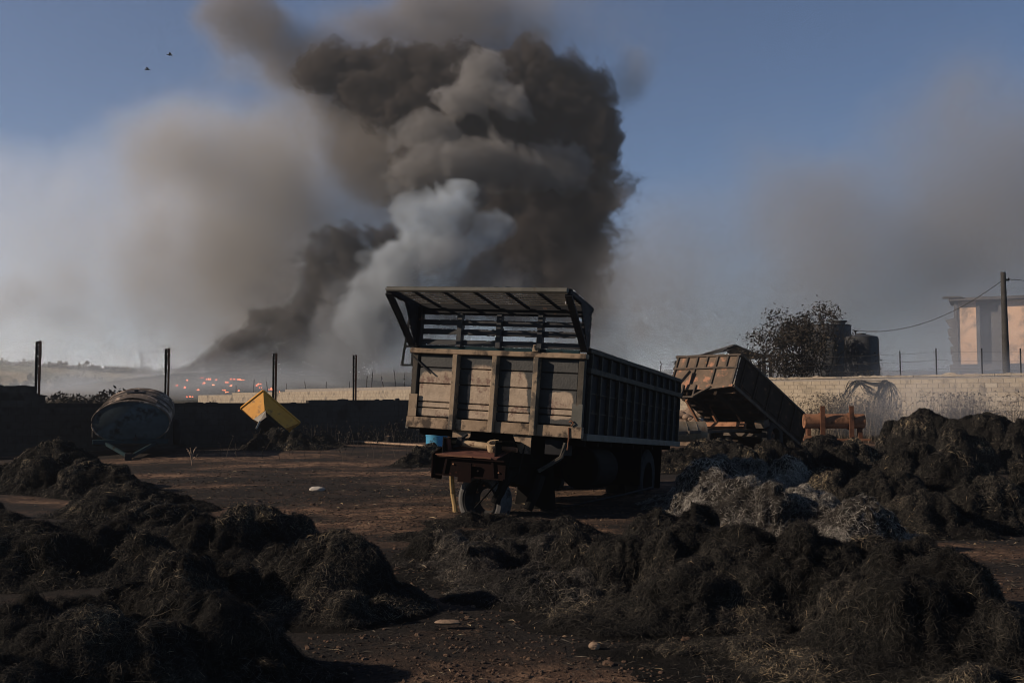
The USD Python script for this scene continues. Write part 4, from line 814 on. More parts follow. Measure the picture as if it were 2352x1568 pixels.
def heap(name, label, lumps, seed, ds=.04, m='char_hay', sm='char_straw', dens=1.0, group=None, fold=.05, slen=.055):
    r = np.random.default_rng(seed); Ls = [lump(*l) for l in lumps]; ALL.extend(Ls)
    x0, x1 = min(l[0] - 1.7 * l[2] for l in Ls), max(l[0] + 1.7 * l[2] for l in Ls); y0, y1 = min(l[1] - 1.7 * l[3] for l in Ls), max(l[1] + 1.7 * l[3] for l in Ls)
    xs, ys_ = np.arange(x0, x1, ds), np.arange(y0, y1, ds); X, Y = np.meshgrid(xs, ys_)
    p = np.stack([X, Y, 0 * X + seed], -1)
    wx = (meshkit.fbm(p * 1.7, 4, seed) - .5) * .75; wy = (meshkit.fbm(p * 1.7 + 40, 4, seed + 1) - .5) * .75
    sc = min(1.0, np.mean([l[2] for l in Ls]) / .6)
    Z = np.full(X.shape, -1.0); A = np.zeros(X.shape)
    for k, (cx, cy, rx, ry, h) in enumerate(Ls):
        dx, dy = (X + wx * sc - cx) / rx, (Y + wy * sc - cy) / ry; d2 = dx ** 2 + dy ** 2
        z = np.maximum(h * (1.0 - d2 ** 1.15), h * .52 * (1.22 - np.sqrt(d2) * .78)); z = np.where(d2 > 3.2, -.25, z); ang = np.arctan2(dy, dx) * 2.2 + k * 3
        A = np.where(z > Z, ang, A); t = np.clip(.5 + (z - Z) / .16, 0, 1); Z = Z * (1 - t) + z * t + .04 * t * (1 - t)
    Z = np.maximum(Z, -.25)
    g0 = terrain(X, Y)
    inside = np.clip(Z / .12, 0, 1)
    Z = Z + inside * ((meshkit.fbm(p * 2.6 + 9, 4, seed + 3) - .5) * .42 * sc - np.abs(meshkit.fbm(p * 3.6 + 3, 4, seed + 5) - .5) * .42 * sc + .03)
    V = np.stack([X, Y, Z + g0], -1)
    gxn, gyn = np.gradient(Z, ds, axis=1), np.gradient(Z, ds, axis=0)
    N = np.stack([-gxn, -gyn, np.ones_like(Z)], -1); N /= np.linalg.norm(N, axis=-1, keepdims=True)
    drape = meshkit.fbm(np.stack([A * 1.6 + wx * 4, Z * 2.2, 0 * A + seed], -1), 4, seed + 7) - .5
    fine = meshkit.fbm(np.stack([X * 7, Y * 7, Z * 12 + seed], -1), 3, seed + 11) - .5
    ledge = meshkit.fbm(np.stack([X * 1.6, Y * 1.6, Z * 7], -1), 3, seed + 8) - .5
    V = V + N * (inside * (drape * fold * 2.4 + ledge * fold * 2.6 + fine * fold * 1.7))[..., None]
    nx_ = len(xs); i, j = np.meshgrid(np.arange(len(ys_) - 1), np.arange(nx_ - 1), indexing='ij')
    q = np.stack([i * nx_ + j, i * nx_ + j + 1, (i + 1) * nx_ + j + 1, (i + 1) * nx_ + j], -1).reshape(-1, 4)
    zq = Z.ravel()[q].max(1); q = q[zq > -.10]
    used, inv = np.unique(q, return_inverse=True); v = V.reshape(-1, 3)[used]; f4_ = inv.reshape(-1, 4)
    f3 = np.vstack([f4_[:, [0, 1, 2]], f4_[:, [0, 2, 3]]])
    tm = trimesh.Trimesh(v, f3, process=False)
    root = thing(name, label, 'hay heap', (0, 0, 0), group=group)
    part(root, 'mass', tm, m, smooth=True)
    # strands, denser where the heap is nearer
    cen = tm.triangles_center; dist = np.hypot(cen[:, 0], cen[:, 1]); w = tm.area_faces * (cen[:, 2] > .0) * (.25 + 1.5 * sstep(.42, .62, meshkit.fbm(cen * 2.6 + seed, 3, seed + 9))) * np.clip(dist / 7, .7, 9) ** -1.35
    n = int(w.sum() * 20000 * dens); TOTAL[0] += n
    fi = r.choice(len(w), size=n, p=w / w.sum()); b = r.dirichlet((1, 1, 1), n); P = (tm.triangles[fi] * b[..., None]).sum(1); Nn = tm.face_normals[fi]
    D = np.array([0, 0, -1.0]) - Nn * (-Nn[:, 2:3]); D /= np.linalg.norm(D, axis=1, keepdims=True) + 1e-6
    S = np.cross(Nn, D); th = (meshkit.fbm(P * 2.4 + 5, 3, seed + 2) - .5) * 7 + r.normal(0, 1.0, n)
    D = D * np.cos(th)[:, None] + S * np.sin(th)[:, None]
    dd = np.hypot(P[:, 0], P[:, 1])[:, None]
    v, f = strands(P, Nn, D, slen * (1 + .02 * dd), .0027 * np.clip(dd / 7, .8, 4), r)
    s_ = part(root, 'straw', (v, f), sm, kind='stuff')
    base = np.clip((meshkit.fbm(P * 2.0, 3, seed + 6) - .5) * 1.2, -.35, .35)
    set_tone(s_, np.repeat(np.clip(r.random(n) * .84 + base * .75 + (r.random(n) > .985) * .3, 0, 1), 4))
    return root
G = 'heaps of charred hay'
heap('charred_heap', 'black heap farthest left, standing just below the dark tank trailer', [(150, 1128, 105, 1022), (235, 1138, 90, 1058), (285, 1140, 52, 1088), (20, 1118, 42, 1078), (95, 1135, 60, 1062)], 101, .045, group=G)
heap('charred_heap', 'low layered black heap running right from the farthest left heap', [(310, 1178, 110, 1098), (385, 1182, 50, 1122), (250, 1215, 90, 1152), (350, 1222, 130, 1158), (200, 1185, 60, 1135)], 102, .04, group=G)
heap('charred_heap', 'thin flat black patch of hay at the left edge of the dirt', [(25, 1210, 75, 1172, .5), (-20, 1190, 60, 1150, .6)], 103, .04, group=G)
heap('charred_heap', 'pair of rounded black lumps with fuzzy tops left of centre, beside the bare dirt', [(600, 1290, 120, 1173), (450, 1300, 75, 1188), (535, 1300, 70, 1180), (690, 1275, 42, 1192)], 104, .034, group=G)
heap('charred_heap', 'strawy black heap at the left edge behind the nearest left heaps', [(95, 1345, 125, 1218), (10, 1350, 90, 1228), (245, 1330, 110, 1205), (330, 1345, 90, 1222)], 105, .034, group=G)
heap('charred_heap', 'big smooth black dome casting its shadow on the dirt at lower centre', [(765, 1412, 150, 1226, .9), (680, 1400, 75, 1246), (855, 1395, 50, 1285), (800, 1432, 55, 1362), (640, 1330, 60, 1256)], 106, .03, group=G)
heap('charred_heap', 'steep black lump between the big dome and the left edge', [(425, 1450, 105, 1268), (300, 1440, 100, 1318), (540, 1420, 80, 1300), (360, 1420, 70, 1285)], 107, .03, group=G)
heap('charred_heap', 'nearest black heap filling the lower left corner', [(480, 1590, 190, 1372), (200, 1650, 220, 1412), (40, 1520, 130, 1366), (340, 1640, 170, 1440), (20, 1700, 160, 1500), (575, 1600, 90, 1470), (150, 1480, 110, 1370)], 108, .028, group=G)
heap('charred_heap', 'low black ash patch spread below the loose wheel', [(1180, 1250, 140, 0, .5, .12), (1280, 1250, 100, 0, .6, .15), (1020, 1250, 65, 0, .6, .10), (985, 1290, 55, 0, .9, .18), (1100, 1215, 70, 0, .6, .14)], 109, .035, group=G, fold=.03)
heap('charred_heap', 'grey ash-topped heap right of the truck, palest of all', [(1700, 1172, 135, 1040), (1620, 1192, 62, 1074), (1800, 1182, 75, 1064), (1660, 1190, 80, 1060)], 110, .036, 'ash_hay', 'ash_straw', group=G, dens=1.3)
heap('charred_heap', 'brownish grey heap draped in front of the palest heap', [(1690, 1255, 130, 1112), (1840, 1262, 120, 1140), (1625, 1228, 66, 1128), (1960, 1280, 95, 1158), (1770, 1262, 60, 1128)], 111, .034, 'ash_hay', 'ash_straw', group=G, dens=.9)
heap('charred_heap', 'long ragged black heap in the middle of the right foreground', [(1485, 1330, 105, 1166), (1560, 1400, 130, 1205), (1700, 1415, 150, 1205), (1870, 1425, 150, 1222), (1400, 1385, 110, 1235), (1330, 1330, 90, 1228), (1990, 1395, 90, 1250), (1600, 1330, 90, 1172), (1700, 1440, 320, 1262, .45), (1560, 1350, 220, 1215, .5)], 112, .03, group=G)
heap('charred_heap', 'flat apron of grey straw spilling left from the long ragged heap', [(1180, 1345, 190, 0, .6, .14), (1080, 1310, 110, 0, .6, .17), (1300, 1390, 160, 0, .6, .20), (1250, 1290, 120, 0, .6, .22), (1010, 1300, 60, 0, .9, .24), (1130, 1290, 70, 0, .8, .24)], 113, .03, sm='grey_straw', group=G, fold=.05, dens=1.3)
heap('charred_heap', 'nearest right heap with hollow dark flanks by the right edge', [(2060, 1490, 115, 1258), (2185, 1520, 140, 1268), (2275, 1540, 85, 1345), (1965, 1500, 100, 1330), (2120, 1420, 80, 1240), (2100, 1540, 230, 1318, .5)], 114, .028, group=G)
heap('charred_heap', 'wide black heap behind the long ragged heap, under the tipped trailer tail', [(1900, 1190, 105, 1078), (2015, 1205, 120, 1082), (2110, 1230, 110, 1125), (1930, 1120, 85, 1032), (2085, 1140, 110, 1018), (1985, 1100, 75, 1012)], 115, .04, group=G)
heap('charred_heap', 'black heap at the right edge in front of the bluish far heap', [(2200, 1175, 120, 1045), (2300, 1215, 80, 1090), (2240, 1215, 90, 1102), (2340, 1160, 60, 1060)], 116, .042, group=G)
heap('charred_heap', 'farthest right heap, bluish in the smoke before the sunlit wall', [(2120, 1070, 100, 948), (2250, 1075, 100, 958), (2050, 1060, 45, 968), (2335, 1082, 55, 968), (2190, 1085, 70, 985)], 117, .05, group=G)
heap('charred_heap', 'dark bank of burnt hay below the tipped trailer and the metal drum', [(1650, 1080, 110, 1016), (1560, 1085, 70, 1030), (1790, 1085, 80, 1010), (1890, 1068, 62, 995), (1730, 1090, 60, 1022)], 118, .05, group=G)
heap('charred_heap', 'thin spread of burnt straw along the bottom right corner', [(2000, 1570, 300, 0, .35, .10), (1845, 1535, 190, 0, .35, .10), (2170, 1600, 200, 0, .4, .10), (2290, 1640, 190, 0, .5, .12), (1700, 1500, 220, 0, .35, .09), (1480, 1440, 160, 0, .4, .10)], 119, .032, group=G, fold=.025, dens=1.1)
heap('charred_heap', 'dark heap of burnt brush under the yellow hopper', [(640, 1034, 42, 985, .7), (690, 1034, 40, 992, .7), (605, 1034, 30, 1000, .7), (740, 1030, 40, 1000, .6)], 121, .06, group=G)
heap('charred_heap', 'small black ash pile at the foot of the blue drum', [(985, 1066, 48, 1022, .8), (950, 1070, 40, 1048, .7)], 120, .04, group=G)

# the dirt is black with char round the heaps: how near each point of the ground lies to one
AL = np.array(ALL); near = np.zeros(len(GV)); sel = np.where((GV[:, 1] > 2) & (GV[:, 1] < 26) & (np.abs(GV[:, 0]) < 16))[0]
for cx, cy, rx, ry, h in ALL:
    d_ = np.hypot((GV[sel, 0] - cx) / (rx + .32), (GV[sel, 1] - cy) / (ry + .32)); near[sel] = np.maximum(near[sel], np.clip(1.45 - d_, 0, 1))
bankm = np.exp(-(((GV[:, 0] + 42) / 52) ** 4)) * sstep(85, 115, GV[:, 1]) * (1 - sstep(190, 230, GV[:, 1]))
set_tone(GROUND, np.maximum(near, bankm))
cr = np.random.default_rng(61); PP = []
for cx, cy, rx, ry, h in ALL:
    n = int(900 * (rx + ry) / max(1, (cy / 7) ** 1.3)); a = cr.uniform(0, 6.283, n); t = 1 + np.abs(cr.normal(0, .22, n))
    PP.append(np.stack([cx + np.cos(a) * rx * t, cy + np.sin(a) * ry * t, 0 * a], 1))
P = np.vstack(PP); P = P[P[:, 1] > 3.5]; P[:, 2] = terrain(P[:, 0], P[:, 1]) + .008; th = cr.uniform(0, 6.283, len(P))
D = np.stack([np.cos(th), np.sin(th), 0 * th], 1); dd = np.hypot(P[:, 0], P[:, 1])[:, None]
v, f = strands(P, np.tile([0, 0, 1.0], (len(P), 1)), D, .07 * (1 + .02 * dd), .0035 * np.clip(dd / 7, .8, 4), cr, .02)
s_ = solo('char_litter', (v, f), 'char_straw', kind='stuff'); set_tone(s_, np.repeat(np.clip(cr.random(len(P)) ** 1.3, 0, 1), 4))
# ------------------------------------------------------------------ loose straw, pebbles and twigs on the yard
lr = np.random.default_rng(23)
def scatter_px(n, u0, u1, v0, v1): return np.array([gr(lr.uniform(u0, u1), lr.uniform(v0, v1)) for _ in range(n)])
P = np.vstack([scatter_px(2600, 600, 2352, 1290, 1568), scatter_px(1500, 850, 1800, 1180, 1480), scatter_px(1500, 0, 1200, 1080, 1300), scatter_px(5000, 260, 1300, 1050, 1230), scatter_px(700, 2150, 2352, 1150, 1480)])
P[:, 2] = terrain(P[:, 0], P[:, 1]) + .006
th = lr.uniform(0, 6.283, len(P)); D = np.stack([np.cos(th), np.sin(th), 0 * th], 1); N = np.tile([0, 0, 1.0], (len(P), 1))
dd = np.hypot(P[:, 0], P[:, 1])[:, None]
v, f = strands(P, N, D, .075, .005 * np.clip(dd / 6, .8, 3), lr, .008)
s_ = solo('straw_litter', (v, f), 'char_straw', kind='stuff'); set_tone(s_, np.repeat(np.clip(lr.beta(1.2, 1.6, len(P)) * 1.1, 0, 1), 4))
ico = trimesh.creation.icosphere(1, 1.0); pv, pf = [], []
P = np.vstack([scatter_px(2200, 500, 2000, 1300, 1568), scatter_px(4200, 300, 1500, 1055, 1320), scatter_px(200, 2150, 2352, 1150, 1480)])
for k, p in enumerate(P):
    s = .0045 * (1 + lr.exponential(.7)) * (1 + .02 * p[1]); v_ = ico.vertices * (1 + lr.normal(0, .16, (len(ico.vertices), 1))) * s * np.array([1.2, 1, .7]); a = lr.uniform(0, 6.28)
    v_ = v_ @ rotz(a).T + [p[0], p[1], tz(p[0], p[1]) + s * .3] if k < 0 else v_ @ rotz(a).T + p
    pv.append(v_); pf.append(ico.faces + k * len(ico.vertices))
pv = np.array(pv); pv[:, :, 2] += (terrain(P[:, 0], P[:, 1]))[:, None] + .003
solo('pebbles', (pv.reshape(-1, 3), np.vstack(pf)), 'clod_dark', kind='stuff')
# clods of ash
for nm, lab in (): pass
# ------------------------------------------------------------------ weeds
def weeds(name, pts, hmin, hmax, r, m, leafn, leaf, width=.006, lean=.25, tmax=1.0):
    V, Fc, Tn, k = [], [], [], 0
    for p in pts:
        h = r.uniform(hmin, hmax); d = np.array([r.normal(0, lean), r.normal(0, lean), 1.0]); d /= np.linalg.norm(d); c = np.array([r.normal(0, .12), r.normal(0, .12), 0]) * h
        t = np.linspace(0, 1, 4)[:, None]; ax = p + d * h * t + c * t ** 2
        s = np.array([r.normal(), r.normal(), 0]); s /= np.linalg.norm(s); w = width * (1 - .6 * t)
        v = np.concatenate([ax - s * w / 2, ax + s * w / 2]); V.append(v)
        for a in range(3): Fc += [[k + a, k + a + 1, k + a + 5], [k + a, k + a + 5, k + a + 4]]
        tn = r.random() * tmax; Tn += [tn] * 8; k += 8
        if leafn:
            q = ax[r.integers(1, 4, leafn)] + r.normal(0, .03, (leafn, 3)); lv, lf = leaf_cards(q, leaf, r, 2.4); V.append(lv); Fc += (lf + k).tolist(); Tn += [tn * .8] * len(lv); k += len(lv)
    p_ = solo(name, (np.vstack(V), np.array(Fc)), m, kind='stuff'); set_tone(p_, Tn)
wr2 = np.random.default_rng(29)
pts = []
for _ in range(5200):
    u = wr2.uniform(1650, 2480); q_, t_ = rwall(u, abs(wr2.normal(0, .8)) + .15)
    if meshkit.noise(np.array([q_[0] * .9, q_[1] * .9, 0]), 4) > .30: pts.append([q_[0], q_[1], 0])
weeds('dry_weeds', np.array(pts), .7, 1.8, wr2, 'dry_weed', 7, .075, .012, .14)
pts = []
for _ in range(900):
    u = wr2.uniform(585, 960); kk = (u - 1176) / FPX; o_ = lp0 + ln_ * abs(wr2.normal(.2, 1.2)); t = (o_[0] - kk * o_[1]) / (kk * ld[1] - ld[0]); p = o_ + ld * t; pts.append([p[0], p[1], 0])
for _ in range(160):
    p = gr(wr2.uniform(420, 1000), wr2.uniform(1000, 1060)); pts.append([p[0], p[1], 0])
for _ in range(200):
    p = gr(wr2.normal(655, 40), wr2.normal(1000, 9)); pts.append([p[0], p[1], 0])
weeds('burnt_weeds', np.array(pts), .15, .75, wr2, 'dry_weed', 3, .07, .010, .25, .6)
for lab, u, v, n in (('bare dry weed stalk standing against the shaded wall between tank and hopper', 470, 1015, 5), ('small dry weed in the shadow of the tank trailer', 440, 1068, 6)):
    p = gr(u, v); rt = thing('dry_weed_plant', lab, 'weed', (p[0], p[1], 0))
    for k in range(n):
        h = wr2.uniform(.35, 1.0) * (1.1 if v < 1030 else .55); a = wr2.uniform(0, 6.28); c = np.array([math.cos(a), math.sin(a), 0]) * h * .3
        t = np.linspace(0, 1, 6)[:, None]; part(rt, 'stalk', tube(np.array([0, 0, 1.0]) * h * (t - .25 * t ** 3) + c * t ** 2, .008, 4), 'wood_board')
# bushes behind the shaded wall
for lab, u, Y, zt_, w, n in (('rounded dark bush in blue haze, leftmost behind the shaded wall', 150, 46, 1.9, 2.4, 1500), ('wide dark bush in blue haze, middle one behind the shaded wall', 205, 47, 1.75, 3.6, 2400), ('tallest dark spiky bush in blue haze, just left of the tank', 262, 46.5, 2.2, 2.2, 1500), ('tiny lone bush in smoke beyond the shaded wall right of the tank', 485, 60, 1.75, .8, 300)):
    bush('haze_bush', lab, u, Y, zt_, w, n, wr2, 'burnt_leaf', .22, 'bushes behind the shaded wall')

# ------------------------------------------------------------------ smoke: real volumes shaped and coloured by blobs and noise
def smoke(name, label, Y, groups, warp, bounds=None, pad=1.3, aniso=.25):
    """groups: list of dict(ells, dens, edge, nscale, namp, color); ells (u, v, ru, rv, dy, ry or None) in a picture 2352 wide, taken at depth Y + dy"""
    me = Y / FPX; nodes = {'g': ('geometry', {})}; links = []; prev = 'g.position'; lo, hi = [], []
    for k, (sc, am, det) in enumerate(warp):
        nodes[f'wn{k}'] = ('noise_texture', dict(scale=sc, detail=det, roughness=.5)); links.append((prev, f'wn{k}.vector'))
        nodes[f'ws{k}'] = ('vector_math', dict(math_type='multiply_add', vector2=(am * 2,) * 3, vector3=(-am,) * 3)); links.append((f'wn{k}.color', f'ws{k}.vector1'))
        nodes[f'wa{k}'] = ('vector_math', dict(math_type='add')); links += [(prev, f'wa{k}.vector1'), (f'ws{k}.vector', f'wa{k}.vector2')]; prev = f'wa{k}.vector'
    tot = None; col = None
    for gi, G_ in enumerate(groups):
        last = None
        for i, e in enumerate(G_['ells']):
            u, v, ru, rv = e[:4]; dy = e[4] if len(e) > 4 else G_.get('dy', 0); ry = e[5] if len(e) > 5 else min(ru, rv) * me * 1.1
            c = at(u, v, Y + dy); r = np.array([ru * me, ry, rv * me]); lo.append(c - r * pad); hi.append(c + r * pad); a = f'e{gi}_{i}'
            nodes[a] = ('vector_math', dict(math_type='multiply_add', vector2=tuple(1 / r), vector3=tuple(-c / r))); links.append((prev, a + '.vector1'))
            nodes['l' + a] = ('vector_math', dict(math_type='length')); links.append((a + '.vector', f'l{a}.vector1'))
            if last is None: last = f'l{a}.value'
            else:
                nodes['m' + a] = ('math', dict(math_type='smoothmin', value3=G_.get('blend', .12))); links += [(last, f'm{a}.value1'), (f'l{a}.value', f'm{a}.value2')]; last = f'm{a}.value'
        n_, am = G_['nscale'], G_['namp']
        nk = f"n{int(n_ * 1000)}"
        if nk not in nodes: nodes[nk] = ('noise_texture', dict(scale=n_, detail=G_.get('det', 5), roughness=G_.get('rough', .58))); links.append((prev, nk + '.vector'))
        nodes[f'na{gi}'] = ('math', dict(math_type='multiply_add', value2=am * 2, value3=-am)); links.append((nk + '.fac', f'na{gi}.value1'))
        nodes[f'ad{gi}'] = ('math', dict(math_type='add')); links += [(last, f'ad{gi}.value1'), (f'na{gi}.value', f'ad{gi}.value2')]
        nodes[f'd{gi}'] = ('map_range', dict(range_type='smoothstep', from_min=G_.get('thr', 1.0), from_max=G_.get('thr', 1.0) - G_['edge'], to_min=0.0, to_max=G_['dens'], clamp=True)); links.append((f'ad{gi}.value', f'd{gi}.value'))
        if tot is None: tot, col = f'd{gi}.result', None; first = G_['color']
        else:
            nodes[f't{gi}'] = ('math', dict(math_type='add')); links += [(tot, f't{gi}.value1'), (f'd{gi}.result', f't{gi}.value2')]; tot = f't{gi}.value'
            nodes[f'fr{gi}'] = ('math', dict(math_type='divide')); links += [(f'd{gi}.result', f'fr{gi}.value1'), (tot, f'fr{gi}.value2')]
            nodes[f'cm{gi}'] = ('mix_color', dict(a=first, b=G_['color'])); links.append((f'fr{gi}.value', f'cm{gi}.fac'))
            if col: links.append((col, f'cm{gi}.a'))
            col = f'cm{gi}.result'
    nodes['v'] = ('principled_volume', dict(color=groups[0]['color'], anisotropy=aniso)); links.append((tot, 'v.density'))
    if col: links.append((col, 'v.color'))
    MAT[name] = usdkit.material(stage, f'/World/Looks/{name}_air', nodes, links, volume='v.volume')
    lo, hi = np.min(lo, 0), np.max(hi, 0); lo[2] = max(lo[2], .3)
    if bounds is not None: lo, hi = np.maximum(lo, bounds[0]), np.minimum(hi, bounds[1])
    solo(name, trimesh.creation.box(bounds=[lo, hi]), name, label, kind='stuff')
CHAIN = [(425, 852, 40, 24), (485, 838, 56, 30), (545, 790, 52, 44), (598, 742, 54, 36), (640, 772, 70, 50), (632, 846, 70, 44), (705, 716, 60, 48), (752, 662, 72, 74), (805, 590, 76, 50), (765, 752, 66, 66), (880, 556, 60, 36), (690, 806, 56, 46), (560, 842, 44, 34), (830, 640, 50, 40), (590, 862, 110, 40), (730, 850, 90, 56), (760, 800, 80, 60), (500, 872, 90, 26)]
DARK = [(1290, 560, 125, 130), (1255, 440, 160, 110), (1345, 300, 70, 130), (1320, 190, 80, 70), (1215, 215, 150, 100), (1060, 235, 170, 110), (930, 190, 150, 85), (1140, 345, 190, 80), (1370, 460, 50, 150), (1240, 640, 130, 80), (1010, 395, 100, 45), (1385, 190, 26, 34), (790, 150, 110, 60), (1300, 640, 90, 60)]
LIT_GREY = [(1170, 385, 150, 46, -16), (1010, 415, 95, 46, -17), (1285, 350, 66, 40, -16), (1120, 190, 60, 70, -17), (1065, 262, 60, 46, -17), (1185, 235, 44, 50, -18), (990, 330, 90, 36, -14)]  # paler smoke colour paints the sunlit ridge lobes
MID = [(610, 85, 130, 66), (560, 35, 100, 70), (750, 140, 170, 90), (880, 240, 160, 140), (1000, 120, 230, 90), (1200, 100, 150, 70), (860, 350, 130, 130), (1090, 560, 150, 130), (1180, 690, 220, 80), (1050, 30, 260, 70), (880, 60, 120, 70), (1330, 690, 120, 100)]
BROWN = [(700, 480, 220, 240), (820, 640, 200, 170), (850, 420, 200, 230), (770, 290, 200, 160), (900, 600, 180, 140), (560, 45, 110, 90), (640, 140, 140, 90), (790, 115, 180, 90), (1050, 80, 340, 130), (1240, 60, 150, 120), (1000, 720, 520, 150), (1330, 660, 200, 150), (560, 600, 230, 240), (480, 380, 190, 170), (1430, 200, 46, 66), (1400, 780, 160, 120)]
smoke('dark_smoke', 'huge rolling dark brown smoke plume leaning over the yard from the burning bank', 170,
      [dict(ells=CHAIN, dens=.55, edge=.22, nscale=.27, namp=1.6, det=6, rough=.70, color=(.17, .16, .155), thr=1.12, blend=.05),
       dict(ells=DARK, dens=.55, edge=.20, nscale=.19, namp=1.3, det=6, rough=.72, color=(.085, .072, .064), thr=1.15),
       dict(ells=LIT_GREY, dens=.30, edge=.30, nscale=.19, namp=1.3, det=6, rough=.66, color=(.36, .345, .335), thr=1.06),
       dict(ells=MID, dens=.13, edge=.75, nscale=.06, namp=1.0, det=4, color=(.27, .235, .205), thr=1.22, dy=8),
       dict(ells=BROWN, dens=.085, edge=1.4, nscale=.06, namp=1.25, color=(.47, .445, .415), blend=.3, det=4, thr=1.45, dy=15)], [(.028, 6, 1), (.16, 2.6, 2)])
WHITE = [(1000, 505, 92, 70), (1072, 452, 40, 32), (945, 475, 50, 42), (975, 590, 80, 60), (900, 650, 70, 70), (850, 740, 60, 90), (1120, 545, 60, 40)]
PALE = [(990, 620, 110, 70), (905, 680, 120, 80), (850, 760, 120, 100), (1080, 650, 140, 60), (870, 840, 150, 80), (1130, 700, 110, 60), (1010, 585, 60, 40, -8)]
smoke('white_smoke', 'bright bluish white smoke puff rising in front of the dark plume', 140,
      [dict(ells=WHITE, dens=.24, edge=.40, nscale=.20, namp=1.1, det=6, rough=.64, color=(.78, .87, .96), thr=1.12),
       dict(ells=PALE, dens=.11, edge=.6, nscale=.20, namp=1.3, det=6, rough=.64, color=(.40, .42, .45), thr=1.15),
       dict(ells=[(800, 850, 220, 100), (600, 890, 210, 60, -14, 9), (480, 890, 150, 56, -18, 9), (960, 820, 160, 90), (280, 890, 230, 44, -18, 9), (60, 890, 200, 40, -10, 9)], dens=.042, edge=.9, nscale=.08, namp=.9, color=(.72, .78, .86), det=4, thr=1.2)], [(.05, 4, 1), (.17, 1.9, 2)])
smoke('drifting_smoke', 'thin pale smoke drifting across the sky on the left', 260,
      [dict(ells=[(260, 590, 430, 260), (560, 560, 330, 330), (150, 760, 380, 130), (560, 780, 380, 120), (420, 330, 200, 160)], dens=.022, edge=1.0, nscale=.03, namp=.95, det=5, color=(.96, .97, .98), blend=.4, thr=1.25),
       dict(ells=[(110, 780, 105, 60), (45, 820, 70, 36), (190, 750, 60, 60), (180, 815, 90, 36)], dens=.07, edge=.9, nscale=.09, namp=1.2, det=5, color=(.55, .55, .56), dy=-60, thr=1.1)], [(.015, 18, 1)])
smoke('grey_smoke', 'thin grey smoke veil drifting over the right half of the sky', 130,
      [dict(ells=[(1700, 720, 420, 190), (2050, 640, 440, 270), (2350, 520, 360, 330), (1560, 600, 190, 200), (1850, 470, 340, 170), (1850, 820, 700, 90)], dens=.055, edge=1.1, nscale=.05, namp=1.0, color=(.56, .54, .525), blend=.4, det=4, thr=1.42),
       dict(ells=[(1452, 785, 46, 58), (1440, 720, 34, 40)], dens=.09, edge=.9, nscale=.16, namp=.8, color=(.40, .33, .27), thr=1.1)], [(.03, 7, 1)])
smoke('wall_smoke', 'low bluish smoke hanging behind the sunlit wall', 52,
      [dict(ells=[(2000, 880, 260, 120, 0, 6), (2300, 800, 260, 200, 0, 7), (2300, 900, 300, 90, -4, 9), (1700, 900, 250, 60, 0, 6), (2330, 935, 260, 75, -19, 4), (2140, 950, 150, 45, -21, 3)], dens=.050, edge=.9, nscale=.25, namp=.7, color=(.74, .78, .86), blend=.4, det=3, thr=1.2)], [(.12, 2, 1)])
# haze
MAT['haze'] = usdkit.material(stage, '/World/Looks/haze', {'v': ('principled_volume', dict(color=(.90, .93, .98), density=.00032, anisotropy=.3))}, [], volume='v.volume')
solo('haze', trimesh.creation.box(bounds=[(-4600, -30, -4), (4600, 5300, 150)]), 'haze', kind='stuff')

# ------------------------------------------------------------------ the burning bank: small flames
MAT['flame'] = usdkit.material(stage, '/World/Looks/flame', {'g': ('geometry', {}), 'n': ('noise_texture', dict(scale=1.3, detail=4)), 'r': ('rgb_ramp', dict(ramp=[(.35, (.8, .09, .04)), (.6, (1, .22, .08)), (.75, (1, .38, .16))])), 'e': ('emission', dict(strength=2.2))},
                               [('g.position', 'n.vector'), ('n.fac', 'r.fac'), ('r.color', 'e.color')], surface='e.emission')
fr = np.random.default_rng(41)
FL = [(462, 868, 8, 5), (478, 871, 14, 6), (497, 872, 10, 5), (508, 874, 22, 9), (520, 878, 8, 9), (536, 871, 16, 6), (553, 872, 14, 6), (571, 880, 9, 5), (586, 885, 9, 10), (596, 882, 8, 6), (468, 880, 7, 8), (445, 876, 9, 9), (431, 873, 8, 6), (424, 890, 12, 6),
      (438, 911, 15, 9), (541, 893, 8, 6), (546, 898, 6, 10), (521, 900, 7, 6), (513, 896, 8, 5), (561, 889, 7, 4), (601, 890, 9, 4), (621, 893, 9, 7), (638, 901, 12, 7), (607, 898, 6, 7), (490, 884, 6, 5), (405, 885, 7, 5), (455, 895, 6, 5), (575, 897, 5, 6), (530, 886, 6, 4), (559, 906, 6, 5)]
FLAME_LABEL = 'small orange flame flickering on the smoking bank beyond the walls'
for u, v, w, h in [f for k, f in enumerate(FL) if k % 4 != 3]:
    h *= .6; w *= 1.15
    for Y_ in np.arange(92, 175, .5):
        c = at(u, v, Y_)
        if tz(c[0], c[1]) > c[2]: break
    else: Y_ = 150.0; c = at(u, v, Y_)
    Y_ -= 1.0; c = at(u, v, Y_); s = Y_ / FPX
    ms = []
    for k in range(max(2, int(w / 4))):
        x = fr.uniform(-w / 2, w / 2) * s; hh = h * s * fr.uniform(.3, 1.3); ww = fr.uniform(.7, 2.0) * s
        ms.append(tube([(x, 0, -hh * .5), (x + fr.normal(0, .2) * ww, 0, -hh * .1), (x + fr.normal(0, .5) * ww, 0, hh * .25), (x + fr.normal(0, 1) * ww, 0, hh * .6)], [ww * .9, ww, ww * .6, ww * .1], 6))
    if fr.random() < .5: ms.append(bar((-w / 2 * s, 0, -h * s * .35), (w / 2 * s, 0, -h * s * .35 + fr.normal(0, .1)), h * s * .25, h * s * .3))
    m = ms[0]
    for q_ in ms[1:]: m = cat(m, q_)
    r_ = thing('flame', FLAME_LABEL, 'flame', c, group='flames on the burning bank'); part(r_, 'fire', m, 'flame')
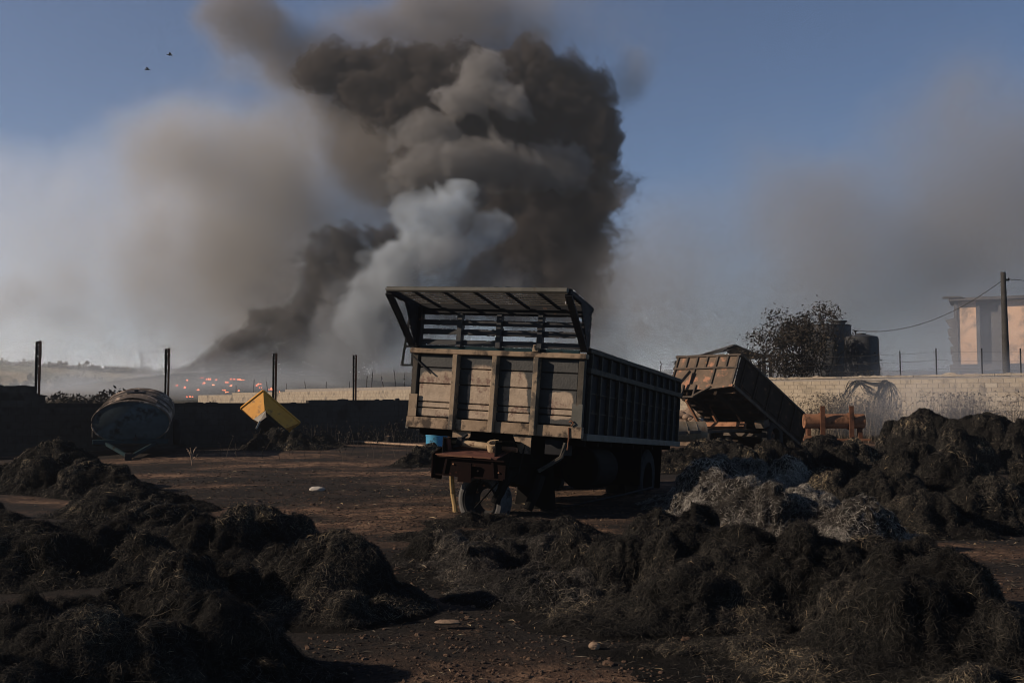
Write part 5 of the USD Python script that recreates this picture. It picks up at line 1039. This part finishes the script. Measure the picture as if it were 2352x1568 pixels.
# ------------------------------------------------------------------ far scrub on the ridge, pylon, birds
sr = np.random.default_rng(47); sp = []
for _ in range(2600):
    u = sr.uniform(-60, 760); Y_ = sr.uniform(420, 1150); x = (u - 1176) / FPX * Y_
    if meshkit.fbm(np.array([x * .012, Y_ * .012, 3.0]), 3, 6) > .5: sp.append([x, Y_, tz(x, Y_)])
sp = np.array(sp); V, Fc, Tn = [], [], []
for k, p in enumerate(sp):
    n = 14; s = sr.uniform(1.2, 3.2); g_ = sr.normal(size=(n, 3)); g_ /= np.linalg.norm(g_, axis=1, keepdims=True); q_ = p + g_ * sr.uniform(.3, 1, (n, 1)) * s * np.array([1, 1, .75]) + [0, 0, s * .7]
    v_, f_ = leaf_cards(q_, s * 1.1, sr, 1.6); Fc.append(f_ + k * n * 4); V.append(v_); Tn += [sr.random()] * (n * 4)
p_ = solo('ridge_scrub', (np.vstack(V), np.vstack(Fc)), 'scrub_leaf', kind='stuff'); set_tone(p_, Tn)
pb_ = at(326, 838, 900); pz = tz(pb_[0], 900); hz = at(326, 812, 900)[2] - pz
PY = thing('power_pylon', 'tiny lattice power pylon standing on the far ridge', 'pylon', (pb_[0], 900, pz))
for sx, sy in ((-1, -1), (1, -1), (1, 1), (-1, 1)): part(PY, 'leg', bar((sx * 2.2, sy * 2.2, -1), (sx * .4, sy * .4, hz), .35, .35), 'dark_steel')
for z, w in ((hz * .62, 3.6), (hz * .76, 4.6), (hz * .9, 3.2)): part(PY, 'cross_arm', bar((-w, 0, z), (w, 0, z), .4, .4), 'dark_steel')
for u, v, Y_, a, lab in ((390, 127, 60, .5, 'upper small dark bird flying in the blue sky at the left'), (339, 160, 60, .1, 'lower small dark bird gliding in the blue sky at the left')):
    c = at(u, v, Y_); B_ = thing('bird', lab, 'bird', c, rotz(a))
    bd = trimesh.creation.icosphere(2, 1.0); bd.vertices *= [.13, .05, .045]; bd.vertices[:, 2] *= 1 - .3 * np.abs(bd.vertices[:, 0]) / .13
    part(B_, 'body', bd, 'bird_black', smooth=True)
    for s in (-1, 1): part(B_, 'wing', hull([(.05, s * .03, .02), (-.06, s * .03, .02), (.06, s * .14, .07 * (1 + a)), (-.05, s * .15, .06 * (1 + a)), (.0, s * .27, .03 + .05 * a), (.03, s * .25, .035 + .05 * a)]), 'bird_black')
    part(B_, 'tail', hull([(-.11, -.015, .0), (-.11, .015, .0), (-.2, -.04, .01), (-.2, .04, .01), (-.15, 0, .012)]), 'bird_black')
